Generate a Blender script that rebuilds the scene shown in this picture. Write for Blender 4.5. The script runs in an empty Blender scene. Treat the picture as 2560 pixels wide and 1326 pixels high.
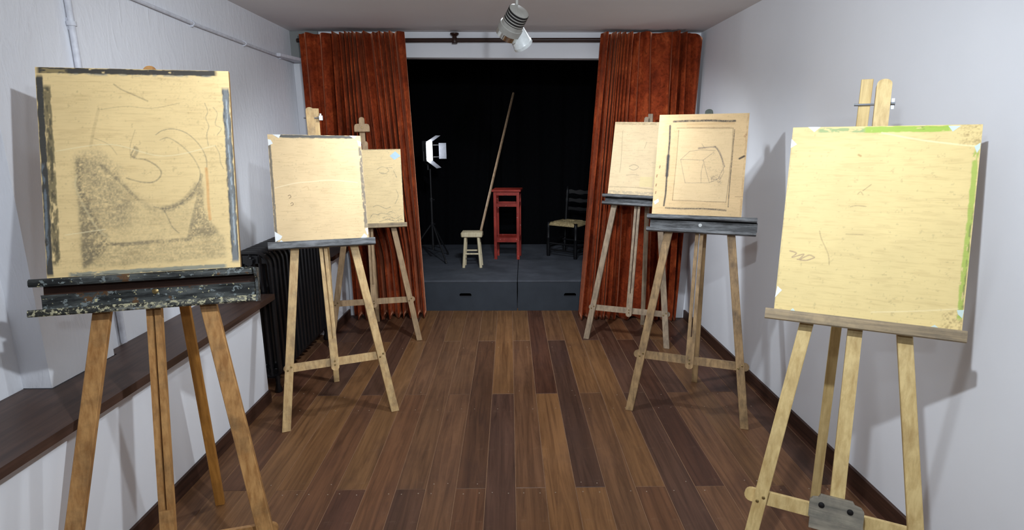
import bpy, bmesh, math, random
import numpy as np
from mathutils import Vector, Matrix

# ------------------------------------------------------------------ scene, camera, light
scene = bpy.context.scene
COL = scene.collection
R = math.radians

cam_d = bpy.data.cameras.new('camera')
cam = bpy.data.objects.new('camera', cam_d); COL.objects.link(cam)
cam_d.sensor_fit = 'HORIZONTAL'; cam_d.sensor_width = 36.0
cam_d.lens = 36.0 * 1418.2 / 2560.0
cam_d.clip_start = 0.02; cam_d.clip_end = 60
def set_cam(pitch, yaw, roll):
    p, y, r = R(pitch), R(yaw), R(roll)
    fw = Vector((math.sin(y)*math.cos(p), math.cos(y)*math.cos(p), -math.sin(p)))
    rt = Vector((math.cos(y), -math.sin(y), 0)); up = rt.cross(fw)
    rt2 = rt*math.cos(r) + up*math.sin(r); up2 = up*math.cos(r) - rt*math.sin(r)
    m = Matrix((rt2, up2, -fw)).transposed().to_4x4()
    m.translation = Vector((0, 0, 1.5)); cam.matrix_world = m
set_cam(12.52, 0.177, -0.508)
scene.camera = cam

world = bpy.data.worlds.new('world'); scene.world = world; world.use_nodes = True
bg = world.node_tree.nodes['Background']
bg.inputs[0].default_value = (0.75, 0.82, 1.0, 1); bg.inputs[1].default_value = 0.02

def spot(name, loc, aim, power, angle, blend=0.5, radius=0.03, color=(1.0, 0.985, 0.96)):
    d = bpy.data.lights.new(name, 'SPOT'); o = bpy.data.objects.new(name, d); COL.objects.link(o)
    o.location = loc; v = Vector(aim) - Vector(loc)
    o.rotation_euler = v.to_track_quat('-Z', 'Y').to_euler()
    d.energy = power; d.spot_size = R(angle); d.spot_blend = blend; d.shadow_soft_size = radius; d.color = color
    return o
# track lamps near the ceiling rail, plus unseen fill spots added for brightness
COOL = (0.84, 0.92, 1.0)
spot('track_and_fill_light', (0.25, 0.70, 2.16), (0.10, 2.60, 0.70), 78, 145, 0.6, 0.028, COOL)
spot('track_and_fill_light', (-0.06, 2.78, 2.18), (0.80, 4.35, 0.75), 54, 80, 0.6, 0.03, COOL)
spot('track_and_fill_light', (0.12, 2.80, 2.18), (-0.88, 4.30, 0.75), 42, 80, 0.6, 0.03, COOL)
spot('track_and_fill_light', (-0.45, 1.85, 2.16), (-1.45, 3.50, 1.00), 16, 95, 0.7, 0.035, COOL)
spot('track_and_fill_light', (0.05, 2.90, 2.19), (0.05, 3.40, 0.30), 38, 150, 0.5, 0.04, COOL)  # added fill spot, lifts the mid-room floor and lower walls
spot('track_and_fill_light', (0.04, -0.90, 2.10), (0.10, 3.00, 0.7), 34, 110, 0.8, 0.05, COOL)  # added frontal fill from behind the camera, an even wash
spot('track_and_fill_light', (0.04, 0.40, 1.98), (0.04, 3.40, 2.10), 26, 120, 0.7, 0.05, COOL)

vs = scene.view_settings
vs.view_transform = 'Standard'; vs.look = 'None'; vs.gamma = 1.0; vs.use_curve_mapping = False
vs.exposure = 0.5

# ------------------------------------------------------------------ materials
def srgb(r, g, b):
    f = lambda c: (c/255)/12.92 if c/255 <= 0.04045 else ((c/255 + 0.055)/1.055)**2.4
    return (f(r), f(g), f(b), 1.0)

class NT:
    def __init__(self, name, rough=0.6, spec=0.3):
        m = bpy.data.materials.new(name); m.use_nodes = True; self.m = m; self.t = m.node_tree
        self.b = self.t.nodes['Principled BSDF']
        self.b.inputs['Roughness'].default_value = rough
        self.b.inputs['Specular IOR Level'].default_value = spec
    def n(self, typ, **kw):
        nd = self.t.nodes.new(typ)
        for k, v in kw.items():
            if k in nd.bl_rna.properties: setattr(nd, k, v)
            else: nd.inputs[k].default_value = v
        return nd
    def l(self, a, b): self.t.links.new(a, b)
    def coord(self, scale=(1, 1, 1), kind='Object'):
        tc = self.n('ShaderNodeTexCoord'); mp = self.n('ShaderNodeMapping')
        mp.inputs['Scale'].default_value = scale; self.l(tc.outputs[kind], mp.inputs[0]); return mp.outputs[0]
    def noise(self, vec, scale, detail=4, rough=0.6, dist=0.0):
        nd = self.n('ShaderNodeTexNoise'); nd.inputs['Scale'].default_value = scale
        nd.inputs['Detail'].default_value = detail; nd.inputs['Roughness'].default_value = rough
        nd.inputs['Distortion'].default_value = dist
        self.l(vec, nd.inputs['Vector']); return nd.outputs['Fac']
    def ramp(self, fac, stops):
        nd = self.n('ShaderNodeValToRGB'); cr = nd.color_ramp
        while len(cr.elements) < len(stops): cr.elements.new(0.5)
        for e, (p, c) in zip(cr.elements, stops): e.position = p; e.color = c
        self.l(fac, nd.inputs[0]); return nd.outputs[0]
    def mix(self, fac, a, b, mode='MIX'):
        nd = self.n('ShaderNodeMix', data_type='RGBA', blend_type=mode)
        for s, v in ((nd.inputs[0], fac), (nd.inputs[6], a), (nd.inputs[7], b)):
            if hasattr(v, 'is_linked'): self.l(v, s)
            else: s.default_value = v
        return nd.outputs[2]
    def math(self, op, a, b=0.0):
        nd = self.n('ShaderNodeMath', operation=op)
        for s, v in ((nd.inputs[0], a), (nd.inputs[1], b)):
            if hasattr(v, 'is_linked'): self.l(v, s)
            else: s.default_value = v
        return nd.outputs[0]
    def color(self, c):
        if hasattr(c, 'is_linked'): self.l(c, self.b.inputs['Base Color'])
        else: self.b.inputs['Base Color'].default_value = c
    def bump(self, h, strength=0.3, dist=0.01):
        nd = self.n('ShaderNodeBump'); nd.inputs['Strength'].default_value = strength
        nd.inputs['Distance'].default_value = dist; self.l(h, nd.inputs['Height'])
        self.l(nd.outputs[0], self.b.inputs['Normal'])

def plain(name, c, rough=0.5, spec=0.4, metal=0.0, var=0.12, scale=30):
    t = NT(name, rough, spec); t.b.inputs['Metallic'].default_value = metal
    f = t.noise(t.coord(), scale, 3)
    d = tuple(x*(1-var) for x in c[:3]) + (1,); e = tuple(min(1, x*(1+var)) for x in c[:3]) + (1,)
    t.color(t.ramp(f, [(0.3, d), (0.7, e)])); return t.m

def plaster(name, c, fine=0.35, drip=0.0, dist=0.004):
    t = NT(name, 0.85, 0.2); v = t.coord()
    n1 = t.noise(v, 1.6, 3); n2 = t.noise(v, 38, 4)
    t.color(t.ramp(n1, [(0.3, tuple(x*0.95 for x in c[:3]) + (1,)), (0.7, c)]))
    h = t.math('MULTIPLY', n2, 0.35)
    n3 = t.noise(v, 9, 3); h = t.math('ADD', h, t.math('MULTIPLY', n3, 0.8))
    if drip:
        n4 = t.noise(t.coord((1, 1.0, 0.28)), 20, 3, 0.55, 1.4)
        h = t.math('ADD', h, t.math('MULTIPLY', t.math('POWER', n4, 3.0), drip))
    t.bump(h, fine, dist); return t.m

def wood(name, light, dark, stain=None, stain_amt=0.5, rough=0.55, paint=None, grain=(60, 60, 3.0)):
    t = NT(name, rough, 0.35); v = t.coord(grain)
    oi = t.n('ShaderNodeObjectInfo')
    ad = t.n('ShaderNodeVectorMath', operation='ADD'); t.l(v, ad.inputs[0])
    sc = t.n('ShaderNodeVectorMath', operation='SCALE'); sc.inputs[0].default_value = (31, 17, 23)
    t.l(oi.outputs['Random'], sc.inputs['Scale']); t.l(sc.outputs[0], ad.inputs[1])
    g = t.noise(ad.outputs[0], 1.0, 5, 0.62, 0.3)
    c = t.ramp(g, [(0.32, dark), (0.62, light)])
    v2 = t.coord((1, 1, 1))
    if stain:
        s = t.noise(v2, 11, 5, 0.65); s2 = t.ramp(s, [(0.46, (0, 0, 0, 1)), (0.72, (stain_amt,)*3 + (1,))])
        c = t.mix(s2, c, stain)
    if paint:
        for i, (pc, th) in enumerate(paint):
            vv = t.coord((1 + i*0.37, 1.3 - i*0.2, 0.8)); s = t.noise(vv, 34 + 9*i, 3, 0.6)
            k = t.ramp(s, [(th, (0, 0, 0, 1)), (th + 0.03, (1, 1, 1, 1))]); c = t.mix(k, c, pc)
    t.color(c); t.bump(g, 0.15, 0.002); return t.m

M = {}
M['wall'] = plaster('white_wall_paint', srgb(236, 237, 241), 0.25, 0.0, 0.003)
M['wall_rough'] = plaster('rough_white_plaster', srgb(234, 235, 240), 0.45, 2.2, 0.004)
M['ceiling'] = plaster('ceiling_paint', srgb(234, 231, 231), 0.2, 0.0, 0.003)
M['concrete'] = plaster('bare_concrete', srgb(140, 142, 140), 0.5, 0.0, 0.004)
M['black_cloth'] = plain('black_cloth', (0.0032, 0.0034, 0.0042, 1), 0.95, 0.05)
M['black_paint'] = plain('black_matt_paint', (0.004, 0.004, 0.005, 1), 0.9, 0.05)
M['black_iron'] = plain('black_radiator_enamel', (0.007, 0.007, 0.008, 1), 0.24, 0.6)
M['black_plastic'] = plain('black_plastic', (0.01, 0.01, 0.011, 1), 0.45, 0.4)
M['chair_black'] = plain('black_lacquer', (0.005, 0.005, 0.006, 1), 0.45, 0.25)
M['flap'] = plain('barn_door_paint', srgb(84, 86, 92), 0.5, 0.3)
M['rod'] = plain('dark_brown_rod', srgb(48, 26, 18), 0.4, 0.4)
M['pipe'] = plain('white_conduit', srgb(214, 216, 224), 0.5, 0.4)
M['metal'] = plain('zinc_metal', srgb(165, 170, 178), 0.35, 0.5, 0.85)
M['brass'] = plain('brass_bolt', srgb(150, 128, 84), 0.35, 0.5, 0.8)
M['tape'] = plain('white_masking_tape', srgb(238, 240, 238), 0.6, 0.3, 0, 0.05)
M['tape_blue'] = plain('pale_blue_tape', srgb(190, 216, 226), 0.6, 0.3, 0, 0.05)
M['tape_green'] = plain('pale_tape', srgb(206, 222, 216), 0.6, 0.3, 0, 0.05)
M['lamp_grey'] = plain('grey_lamp_metal', srgb(146, 144, 138), 0.4, 0.4, 0.1)
M['lamp_white'] = plain('white_lamp_enamel', srgb(200, 204, 204), 0.3, 0.5)
M['slot'] = plain('dark_vent', srgb(26, 24, 24), 0.7, 0.2)
M['chrome'] = plain('chrome_reflector', srgb(214, 214, 206), 0.12, 0.5, 1.0)
M['joint_dust'] = plain('floor_joint_dust', srgb(140, 108, 84), 0.9, 0.1)
M['baseboard'] = wood('dark_baseboard_wood', srgb(74, 48, 36), srgb(44, 27, 21), None, 0, 0.5, None, (60, 3, 60))
M['ledge'] = wood('dark_ledge_wood', srgb(82, 60, 50), srgb(56, 40, 34), None, 0, 0.42, None, (40, 2, 40))
M['stage_grey'] = plain('stage_floor_paint', srgb(74, 77, 84), 0.75, 0.25, 0, 0.22, 6)
M['stage_front'] = plain('stage_front_paint', srgb(52, 56, 62), 0.8, 0.2, 0, 0.1, 8)
M['pale_wood'] = wood('pale_pine', srgb(214, 200, 168), srgb(186, 168, 132), None, 0, 0.6)
M['pole_wood'] = wood('pole_wood', srgb(176, 150, 122), srgb(140, 112, 86), None, 0, 0.45)
M['nail'] = plain('nail_heads', srgb(165, 148, 130), 0.5, 0.4)

def velvet():
    t = NT('rust_velvet', 0.8, 0.1); v = t.coord((1, 1, 0.8))
    n1 = t.noise(v, 7, 4, 0.6, 0.5); n2 = t.noise(t.coord((1, 1, 0.9)), 34, 5, 0.65, 1.2)
    c = t.ramp(n1, [(0.3, srgb(104, 38, 17)), (0.52, srgb(138, 56, 26)), (0.75, srgb(172, 82, 42))])
    c2 = t.ramp(n2, [(0.30, (0.52, 0.46, 0.44, 1)), (0.50, (0.95, 0.92, 0.9, 1)), (0.70, (1.25, 1.22, 1.2, 1))])
    t.color(t.mix(1.0, c, c2, 'MULTIPLY'))
    t.b.inputs['Sheen Weight'].default_value = 0.9; t.b.inputs['Sheen Roughness'].default_value = 0.3
    t.b.inputs['Sheen Tint'].default_value = srgb(232, 158, 122)
    t.bump(n2, 0.25, 0.003); return t.m
M['velvet'] = velvet()

def plank_mat():
    t = NT('oiled_plank_wood', 0.5, 0.4); oi = t.n('ShaderNodeObjectInfo')
    mp = t.coord((34, 1.6, 34)); ad = t.n('ShaderNodeVectorMath', operation='ADD'); t.l(mp, ad.inputs[0])
    sc = t.n('ShaderNodeVectorMath', operation='SCALE'); sc.inputs[0].default_value = (57, 91, 13)
    t.l(oi.outputs['Random'], sc.inputs['Scale']); t.l(sc.outputs[0], ad.inputs[1])
    g = t.noise(ad.outputs[0], 1.0, 6, 0.68, 0.9)
    c = t.mix(t.ramp(g, [(0.30, (1, 1, 1, 1)), (0.62, (0, 0, 0, 1))]), oi.outputs['Color'],
              t.mix(1.0, oi.outputs['Color'], (0.42, 0.38, 0.36, 1), 'MULTIPLY'))
    mp2 = t.coord((5, 2.2, 5)); ad2 = t.n('ShaderNodeVectorMath', operation='ADD'); t.l(mp2, ad2.inputs[0]); t.l(sc.outputs[0], ad2.inputs[1])
    w = t.noise(ad2.outputs[0], 1.0, 4, 0.6)
    c = t.mix(t.ramp(w, [(0.52, (0, 0, 0, 1)), (0.75, (0.45, 0.45, 0.45, 1))]), c, srgb(62, 38, 32))
    sw = t.noise(t.coord((9, 22, 9)), 1.0, 5, 0.7)      # worn, dusty scuffs across the boards
    c = t.mix(t.ramp(sw, [(0.60, (0, 0, 0, 1)), (0.80, (0.22, 0.22, 0.22, 1))]), c, srgb(150, 126, 104))
    t.color(c)
    t.l(t.ramp(w, [(0.3, (0.42,)*3 + (1,)), (0.7, (0.62,)*3 + (1,))]), t.b.inputs['Roughness'])
    t.bump(g, 0.2, 0.0015); return t.m
M['plank'] = plank_mat()

def tray_mat(name, base, light, amt, flecks):
    t = NT(name, 0.45, 0.4); v = t.coord((6, 40, 40)); g = t.noise(v, 1.0, 5, 0.7)
    c = t.ramp(g, [(0.42, base), (0.42 + amt, light)])
    for i, (pc, th, scl) in enumerate(flecks):
        s = t.noise(t.coord((1.0, 1.0 + 0.3*i, 1.2)), scl, 4, 0.62)
        c = t.mix(t.ramp(s, [(th, (0, 0, 0, 1)), (th + 0.03, (1, 1, 1, 1))]), c, pc)
    t.color(c); t.bump(g, 0.2, 0.002); return t.m
M['tray_black'] = tray_mat('paint_spattered_black_tray', srgb(32, 34, 34), srgb(110, 114, 112), 0.34,
                           [(srgb(96, 70, 46), 0.60, 14), (srgb(120, 128, 128), 0.585, 44), (srgb(196, 188, 146), 0.63, 60), (srgb(150, 168, 180), 0.66, 26)])
M['tray_spatter'] = tray_mat('heavily_spattered_ledge', srgb(46, 46, 42), srgb(140, 140, 130), 0.25,
                           [(srgb(176, 170, 140), 0.52, 70), (srgb(40, 42, 42), 0.56, 52), (srgb(206, 200, 160), 0.62, 90), (srgb(150, 160, 166), 0.64, 40)])
M['tray_grey'] = tray_mat('worn_grey_tray', srgb(60, 60, 61), srgb(140, 142, 144), 0.3, [(srgb(190, 192, 190), 0.70, 40)])
M['tray_recess'] = plain('dark_red_brown_recess', srgb(58, 34, 22), 0.6, 0.3)
M['wood1'] = wood('orange_brown_beech', srgb(198, 150, 94), srgb(158, 110, 62), srgb(92, 74, 54), 0.6, 0.45,
                  [(srgb(214, 208, 196), 0.745), (srgb(120, 110, 96), 0.72)])
M['wood1d'] = wood('orange_brown_leg', srgb(186, 130, 62), srgb(150, 100, 44), srgb(90, 60, 34), 0.3, 0.4)
M['wood2'] = wood('tan_beech', srgb(210, 178, 126), srgb(180, 144, 96), srgb(96, 84, 72), 0.55, 0.55)
M['wood3'] = wood('dull_tan_beech', srgb(176, 146, 110), srgb(142, 114, 82), srgb(96, 84, 70), 0.4, 0.55)
M['wood4'] = wood('weathered_grey_beech', srgb(164, 142, 116), srgb(124, 106, 86), srgb(84, 76, 70), 0.5, 0.55)
M['wood5'] = wood('worn_brown_beech', srgb(172, 140, 98), srgb(128, 102, 70), srgb(78, 66, 54), 0.6, 0.55)
M['wood6'] = wood('pale_yellow_pine', srgb(222, 196, 138), srgb(190, 160, 104), srgb(150, 120, 80), 0.3, 0.5)
M['wood6g'] = wood('grey_weathered_pine', srgb(158, 150, 134), srgb(112, 108, 98), srgb(80, 80, 78), 0.6, 0.55, None, (3, 60, 60))
M['tray_wood'] = wood('stained_tray_wood', srgb(176, 154, 120), srgb(122, 108, 88), srgb(86, 82, 76), 0.7, 0.55, None, (3, 60, 60))
M['dark_tip'] = plain('dark_green_grey_tip', srgb(74, 80, 72), 0.5, 0.3)
M['rush'] = wood('woven_rush', srgb(196, 176, 132), srgb(140, 118, 78), srgb(90, 72, 48), 0.5, 0.75, None, (80, 80, 80))

def red_mat():
    t = NT('chipped_red_paint', 0.4, 0.4); v = t.coord()
    n = t.noise(v, 5, 3); c = t.ramp(n, [(0.35, srgb(122, 34, 26)), (0.65, srgb(166, 56, 44))])
    s = t.noise(v, 42, 4, 0.6); c = t.mix(t.ramp(s, [(0.66, (0, 0, 0, 1)), (0.69, (1, 1, 1, 1))]), c, srgb(196, 140, 132))
    s2 = t.noise(v, 23, 4, 0.6); c = t.mix(t.ramp(s2, [(0.68, (0, 0, 0, 1)), (0.71, (1, 1, 1, 1))]), c, srgb(56, 22, 16))
    t.color(c); return t.m
M['red'] = red_mat()

def emit(name, c, s):
    m = bpy.data.materials.new(name); m.use_nodes = True; t = m.node_tree; t.nodes.clear()
    e = t.nodes.new('ShaderNodeEmission'); o = t.nodes.new('ShaderNodeOutputMaterial')
    e.inputs[0].default_value = c; e.inputs[1].default_value = s; t.links.new(e.outputs[0], o.inputs[0]); return m
M['led'] = emit('led_panel_glow', (0.95, 0.98, 1.0, 1), 3.0)

def board_mat():
    t = NT('painted_plywood', 0.55, 0.3)
    at = t.n('ShaderNodeAttribute'); at.attribute_name = 'drawn'
    f = t.noise(t.coord((14, 60, 190)), 1.0, 4, 0.6)
    c = t.mix(1.0, at.outputs['Color'], t.ramp(f, [(0.28, (0.92, 0.905, 0.88, 1)), (0.50, (1, 1, 1, 1))]), 'MULTIPLY')
    t.color(c); return t.m
M['board'] = board_mat()

# ------------------------------------------------------------------ mesh helpers
def obj(name, bm, mat, parent=None, smooth=False, loc=None):
    if not isinstance(bm, bpy.types.Mesh):
        me = bpy.data.meshes.new(name); bmesh.ops.recalc_face_normals(bm, faces=bm.faces[:]); bm.to_mesh(me); bm.free()
        me.materials.append(M[mat])
    else: me = bm
    if smooth:
        me.polygons.foreach_set('use_smooth', [True]*len(me.polygons))
        if smooth != 'all': me.set_sharp_from_angle(angle=R(38))
    o = bpy.data.objects.new(name, me); COL.objects.link(o)
    if parent: o.parent = parent
    if loc: o.location = loc
    return o
def empty(name, loc=(0, 0, 0), rz=0.0, rot=None):
    o = bpy.data.objects.new(name, None); COL.objects.link(o); o.empty_display_size = 0.1
    o.location = loc; o.rotation_euler = rot or (0, 0, rz); return o
def tag(o, label, cat, group=None):
    o['label'] = label; o['category'] = cat
    if group: o['group'] = group
    return o
def struct(o): o['kind'] = 'structure'; return o
def B(): return bmesh.new()
def hexa(bm, pts, bevel=0.0):
    """8 points: bottom 4 (ccw) then top 4"""
    vs = [bm.verts.new(p) for p in pts]
    fs = [bm.faces.new([vs[i] for i in f]) for f in ((3, 2, 1, 0), (4, 5, 6, 7), (0, 1, 5, 4), (1, 2, 6, 5), (2, 3, 7, 6), (3, 0, 4, 7))]
    if bevel:
        es = {e for f in fs for e in f.edges}
        bmesh.ops.bevel(bm, geom=list(es), offset=bevel, segments=1, affect='EDGES', profile=0.5)
    return bm
def box(bm, x0, x1, y0, y1, z0, z1, bevel=0.0):
    return hexa(bm, [(x0, y0, z0), (x1, y0, z0), (x1, y1, z0), (x0, y1, z0), (x0, y0, z1), (x1, y0, z1), (x1, y1, z1), (x0, y1, z1)], bevel)
def tube(bm, p0, p1, r0, r1=None, seg=12, cap=True):
    p0, p1 = Vector(p0), Vector(p1); r1 = r0 if r1 is None else r1
    d = (p1 - p0).normalized(); a = d.orthogonal().normalized(); b = d.cross(a)
    A = [bm.verts.new(p0 + (a*math.cos(k) + b*math.sin(k))*r0) for k in [2*math.pi*i/seg for i in range(seg)]]
    C = [bm.verts.new(p1 + (a*math.cos(k) + b*math.sin(k))*r1) for k in [2*math.pi*i/seg for i in range(seg)]]
    for i in range(seg): bm.faces.new((A[i], A[(i+1) % seg], C[(i+1) % seg], C[i]))
    if cap: bm.faces.new(A[::-1]); bm.faces.new(C)
    return bm
def path(bm, pts, r, seg=8):
    """tube swept along a polyline"""
    pts = [Vector(p) for p in pts]; rings = []; prev = None
    for i, p in enumerate(pts):
        d = (pts[min(i+1, len(pts)-1)] - pts[max(i-1, 0)]).normalized()
        if prev is None: a = d.orthogonal().normalized()
        else: a = (prev - d*prev.dot(d)).normalized()
        prev = a; b = d.cross(a)
        rings.append([bm.verts.new(p + (a*math.cos(2*math.pi*k/seg) + b*math.sin(2*math.pi*k/seg))*r) for k in range(seg)])
    for A, C in zip(rings, rings[1:]):
        for k in range(seg): bm.faces.new((A[k], A[(k+1) % seg], C[(k+1) % seg], C[k]))
    bm.faces.new(rings[0][::-1]); bm.faces.new(rings[-1]); return bm
def prism(bm, poly, f, d0, d1):
    """polygon (a,b) extruded between depths d0,d1, mapped by f(a,b,d)"""
    A = [bm.verts.new(f(a, b, d0)) for a, b in poly]; C = [bm.verts.new(f(a, b, d1)) for a, b in poly]
    bm.faces.new(A[::-1]); bm.faces.new(C); n = len(poly)
    for i in range(n): bm.faces.new((A[i], A[(i+1) % n], C[(i+1) % n], C[i]))
    return bm
def lathe(bm, prof, p0=(0, 0, 0), p1=(0, 0, 1), seg=12):
    """prof: (along 0..1, radius)"""
    p0, p1 = Vector(p0), Vector(p1); d = p1 - p0; n = d.normalized(); a = n.orthogonal().normalized(); b = n.cross(a)
    rings = [[bm.verts.new(p0 + d*h + (a*math.cos(2*math.pi*k/seg) + b*math.sin(2*math.pi*k/seg))*r) for k in range(seg)] for h, r in prof]
    for A, C in zip(rings, rings[1:]):
        for k in range(seg): bm.faces.new((A[k], A[(k+1) % seg], C[(k+1) % seg], C[k]))
    bm.faces.new(rings[0][::-1]); bm.faces.new(rings[-1]); return bm
def quad(bm, *pts):
    bm.faces.new([bm.verts.new(p) for p in pts]); return bm
def wall_poly(bm, poly, thick):
    """plan polyline [(x,y,z0,z1)...] extruded sideways by vector thick"""
    for (x0, y0, a0, b0), (x1, y1, a1, b1) in zip(poly, poly[1:]):
        t = thick
        hexa(bm, [(x0, y0, a0), (x1, y1, a1), (x1+t[0], y1+t[1], a1), (x0+t[0], y0+t[1], a0),
                  (x0, y0, b0), (x1, y1, b1), (x1+t[0], y1+t[1], b1), (x0+t[0], y0+t[1], b0)])
    return bm
# ------------------------------------------------------------------ the room
CZ = lambda x: 2.3125 - 0.0202*x                      # the old ceiling rises a little to the left
XR = lambda y: 1.475 + (4.847 - y)*0.0113             # right wall
XL = lambda y: -1.402 - (4.7 - y)*0.0155              # low wall under the ledge
FY = lambda x: 4.70 - (x - 0.0)*0.056                 # wall with the stage opening
LEDGE = 0.63

rng = random.Random(7)
bm = B(); box(bm, -1.80, 1.62, -2.6, 4.95, -0.08, -0.0022)
floor = struct(obj('floor', bm, 'joint_dust'))
PITCH = 0.1318; X0 = 0.0145
tones = [srgb(124, 86, 56), srgb(112, 74, 48), srgb(136, 96, 60), srgb(98, 62, 44), srgb(104, 70, 50), srgb(146, 102, 62), srgb(118, 78, 50), srgb(94, 64, 48), srgb(130, 90, 60)]
plank_mesh = {}
k0 = int(math.floor((-1.47 - X0)/PITCH)); k1 = int(math.ceil((1.56 - X0)/PITCH))
for k in range(k0, k1):
    xa, xb = X0 + k*PITCH, X0 + (k+1)*PITCH
    xa = max(xa, -1.70); xb = min(xb, 1.555)
    js = [4.94, 4.094, 2.225, 0.36, -1.5, -2.55] if k % 2 == 0 else [4.94, 3.172, 1.30, -0.57, -2.55]
    for ya, yb in zip(js[1:], js):
        w, l = xb - xa, yb - ya; key = (round(w, 3), round(l, 3))
        if key not in plank_mesh:
            b2 = B(); box(b2, -w/2 + 0.0015, w/2 - 0.0015, -l/2 + 0.0015, l/2 - 0.0015, -0.02, 0.0, 0.0012)
            me = bpy.data.meshes.new('plank'); bmesh.ops.recalc_face_normals(b2, faces=b2.faces[:]); b2.to_mesh(me); b2.free(); me.materials.append(M['plank']); plank_mesh[key] = me
        o = obj('plank', plank_mesh[key], None, floor, loc=((xa+xb)/2, (ya+yb)/2, rng.uniform(-0.0008, 0.0)))
        c = rng.choice(tones); f = rng.uniform(0.70, 1.02); o.color = (c[0]*f, c[1]*f*1.01, c[2]*f*1.05, 1)
bm = B()
for yy in (4.06, 4.128, 3.14, 3.204, 2.19, 2.258, 2.975, 1.27, 1.33, 3.95):
    for k in range(k0, k1):
        for fx in (0.25, 0.75):
            if rng.random() < (0.55 if yy in (2.19, 2.975) else 0.12):
                x = X0 + (k + fx)*PITCH + rng.uniform(-0.01, 0.01); y = yy + rng.uniform(-0.006, 0.006)
                if -1.36 < x < 1.45: tube(bm, (x, y, -0.001), (x, y, 0.0006), 0.0026, seg=8)
nl = obj('nail_heads', bm, 'nail', floor); nl['kind'] = 'stuff'

bm = B()
hexa(bm, [(-1.95, -2.6, CZ(-1.95)), (1.62, -2.6, CZ(1.62)), (1.62, 4.95, CZ(1.62)), (-1.95, 4.95, CZ(-1.95)),
          (-1.95, -2.6, 2.47), (1.62, -2.6, 2.47), (1.62, 4.95, 2.47), (-1.95, 4.95, 2.47)])
struct(obj('ceiling', bm, 'ceiling'))
bm = B(); wall_poly(bm, [(XR(-2.6), -2.6, 0, 2.4), (XR(4.95), 4.95, 0, 2.4)], (0.12, 0))
struct(obj('wall_right', bm, 'wall'))
# upper left wall: near stretch, projecting pillar, far stretch
bm = B()
wall_poly(bm, [(-1.775, -2.6, 0, 2.45), (-1.775, 1.925, 0, 2.45)], (-0.15, 0))
wall_poly(bm, [(-1.67, 1.925, LEDGE, 2.45), (-1.665, 2.25, LEDGE, 2.45)], (-0.2, 0))
wall_poly(bm, [(-1.72, 2.25, 0, 2.45), (-1.72, 5.0, 0, 2.45)], (-0.15, 0))
struct(obj('wall_left', bm, 'wall_rough'))
bm = B()
for ya, yb in ((-2.6, 3.10), (4.27, 4.78)):
    hexa(bm, [(XL(ya), ya, 0), (XL(yb), yb, 0), (-1.715, yb, 0), (-1.715 if ya > 0 else -1.77, ya, 0),
              (XL(ya), ya, LEDGE-0.032), (XL(yb), yb, LEDGE-0.032), (-1.715, yb, LEDGE-0.032), (-1.715 if ya > 0 else -1.77, ya, LEDGE-0.032)])
struct(obj('wall_left_lower', bm, 'wall'))
# wall with the opening onto the stage
bm = B()
def fwall(x0, x1, z0, z1):
    hexa(bm, [(x0, FY(x0), z0), (x1, FY(x1), z0), (x1, FY(x1)+0.10, z0), (x0, FY(x0)+0.10, z0), (x0, FY(x0), z1), (x1, FY(x1), z1), (x1, FY(x1)+0.10, z1), (x0, FY(x0)+0.10, z1)])
fwall(-1.72, -1.20, 0, 2.40); fwall(1.12, XR(4.65), 0, 2.40)
x0, x1 = -1.20, 1.12
hexa(bm, [(x0, FY(x0), 2.147), (x1, FY(x1), 2.100), (x1, FY(x1)+0.10, 2.100), (x0, FY(x0)+0.10, 2.147), (x0, FY(x0), 2.4), (x1, FY(x1), 2.4), (x1, FY(x1)+0.10, 2.4), (x0, FY(x0)+0.10, 2.4)])
struct(obj('wall_front', bm, 'wall'))
bm = B(); box(bm, -1.72, -1.50, FY(-1.6)-0.03, FY(-1.6)+0.01, 2.13, 2.345)
struct(obj('trim_1', bm, 'concrete'))
bm = B(); box(bm, -1.95, 1.62, -2.7, -2.6, 0, 2.45); struct(obj('wall_back', bm, 'wall'))
# black box behind the opening
bm = B(); box(bm, -1.75, 1.62, 6.78, 6.86, 0, 2.6); struct(obj('wall_stage_back', bm, 'black_paint'))
bm = B(); box(bm, -1.75, -1.60, 4.93, 6.80, 0, 2.6); struct(obj('wall_stage_left', bm, 'black_paint'))
bm = B(); box(bm, 1.50, 1.62, 4.80, 6.80, 0, 2.6); struct(obj('wall_stage_right', bm, 'black_paint'))
bm = B(); box(bm, -1.75, 1.62, 4.81, 6.80, 2.45, 2.55); struct(obj('ceiling_stage', bm, 'black_paint'))

def baseboard(name, pts, t):
    bm = B(); wall_poly(bm, [(x, y, 0.0, 0.075) for x, y in pts], (t, 0)); return struct(obj(name, bm, 'baseboard'))
baseboard('baseboard_right', [(XR(-2.5)-0.001, -2.5), (XR(4.6)-0.001, 4.6)], -0.014)
baseboard('baseboard_left', [(XL(-2.5)+0.001, -2.5), (XL(3.10)+0.001, 3.10)], 0.013)
baseboard('baseboard_left_far', [(XL(4.27)+0.001, 4.27), (XL(4.72)+0.001, 4.72)], 0.013)

# dark wooden ledge on top of the low wall
def ledge(ya, yb, label):
    bm = B(); xf = lambda y: XL(y) + 0.048
    pts = [(xf(ya), ya), (xf(yb), yb), (-1.715, yb)]
    if ya < 1: pts += [(-1.715, 2.26), (-1.66, 2.26), (-1.664, 1.918), (-1.77, 1.918), (-1.77, ya)]
    else: pts += [(-1.715, ya)]
    prism(bm, pts, lambda a, b, d: (a, b, d), LEDGE-0.032, LEDGE)
    o = obj('wall_ledge', bm, 'ledge'); tag(o, label, 'ledge'); return o
ledge(-2.5, 3.20, 'long dark wooden ledge capping the low white wall at the left')
ledge(4.26, 4.70, 'short dark ledge piece between the black radiator and the left curtain')

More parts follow.
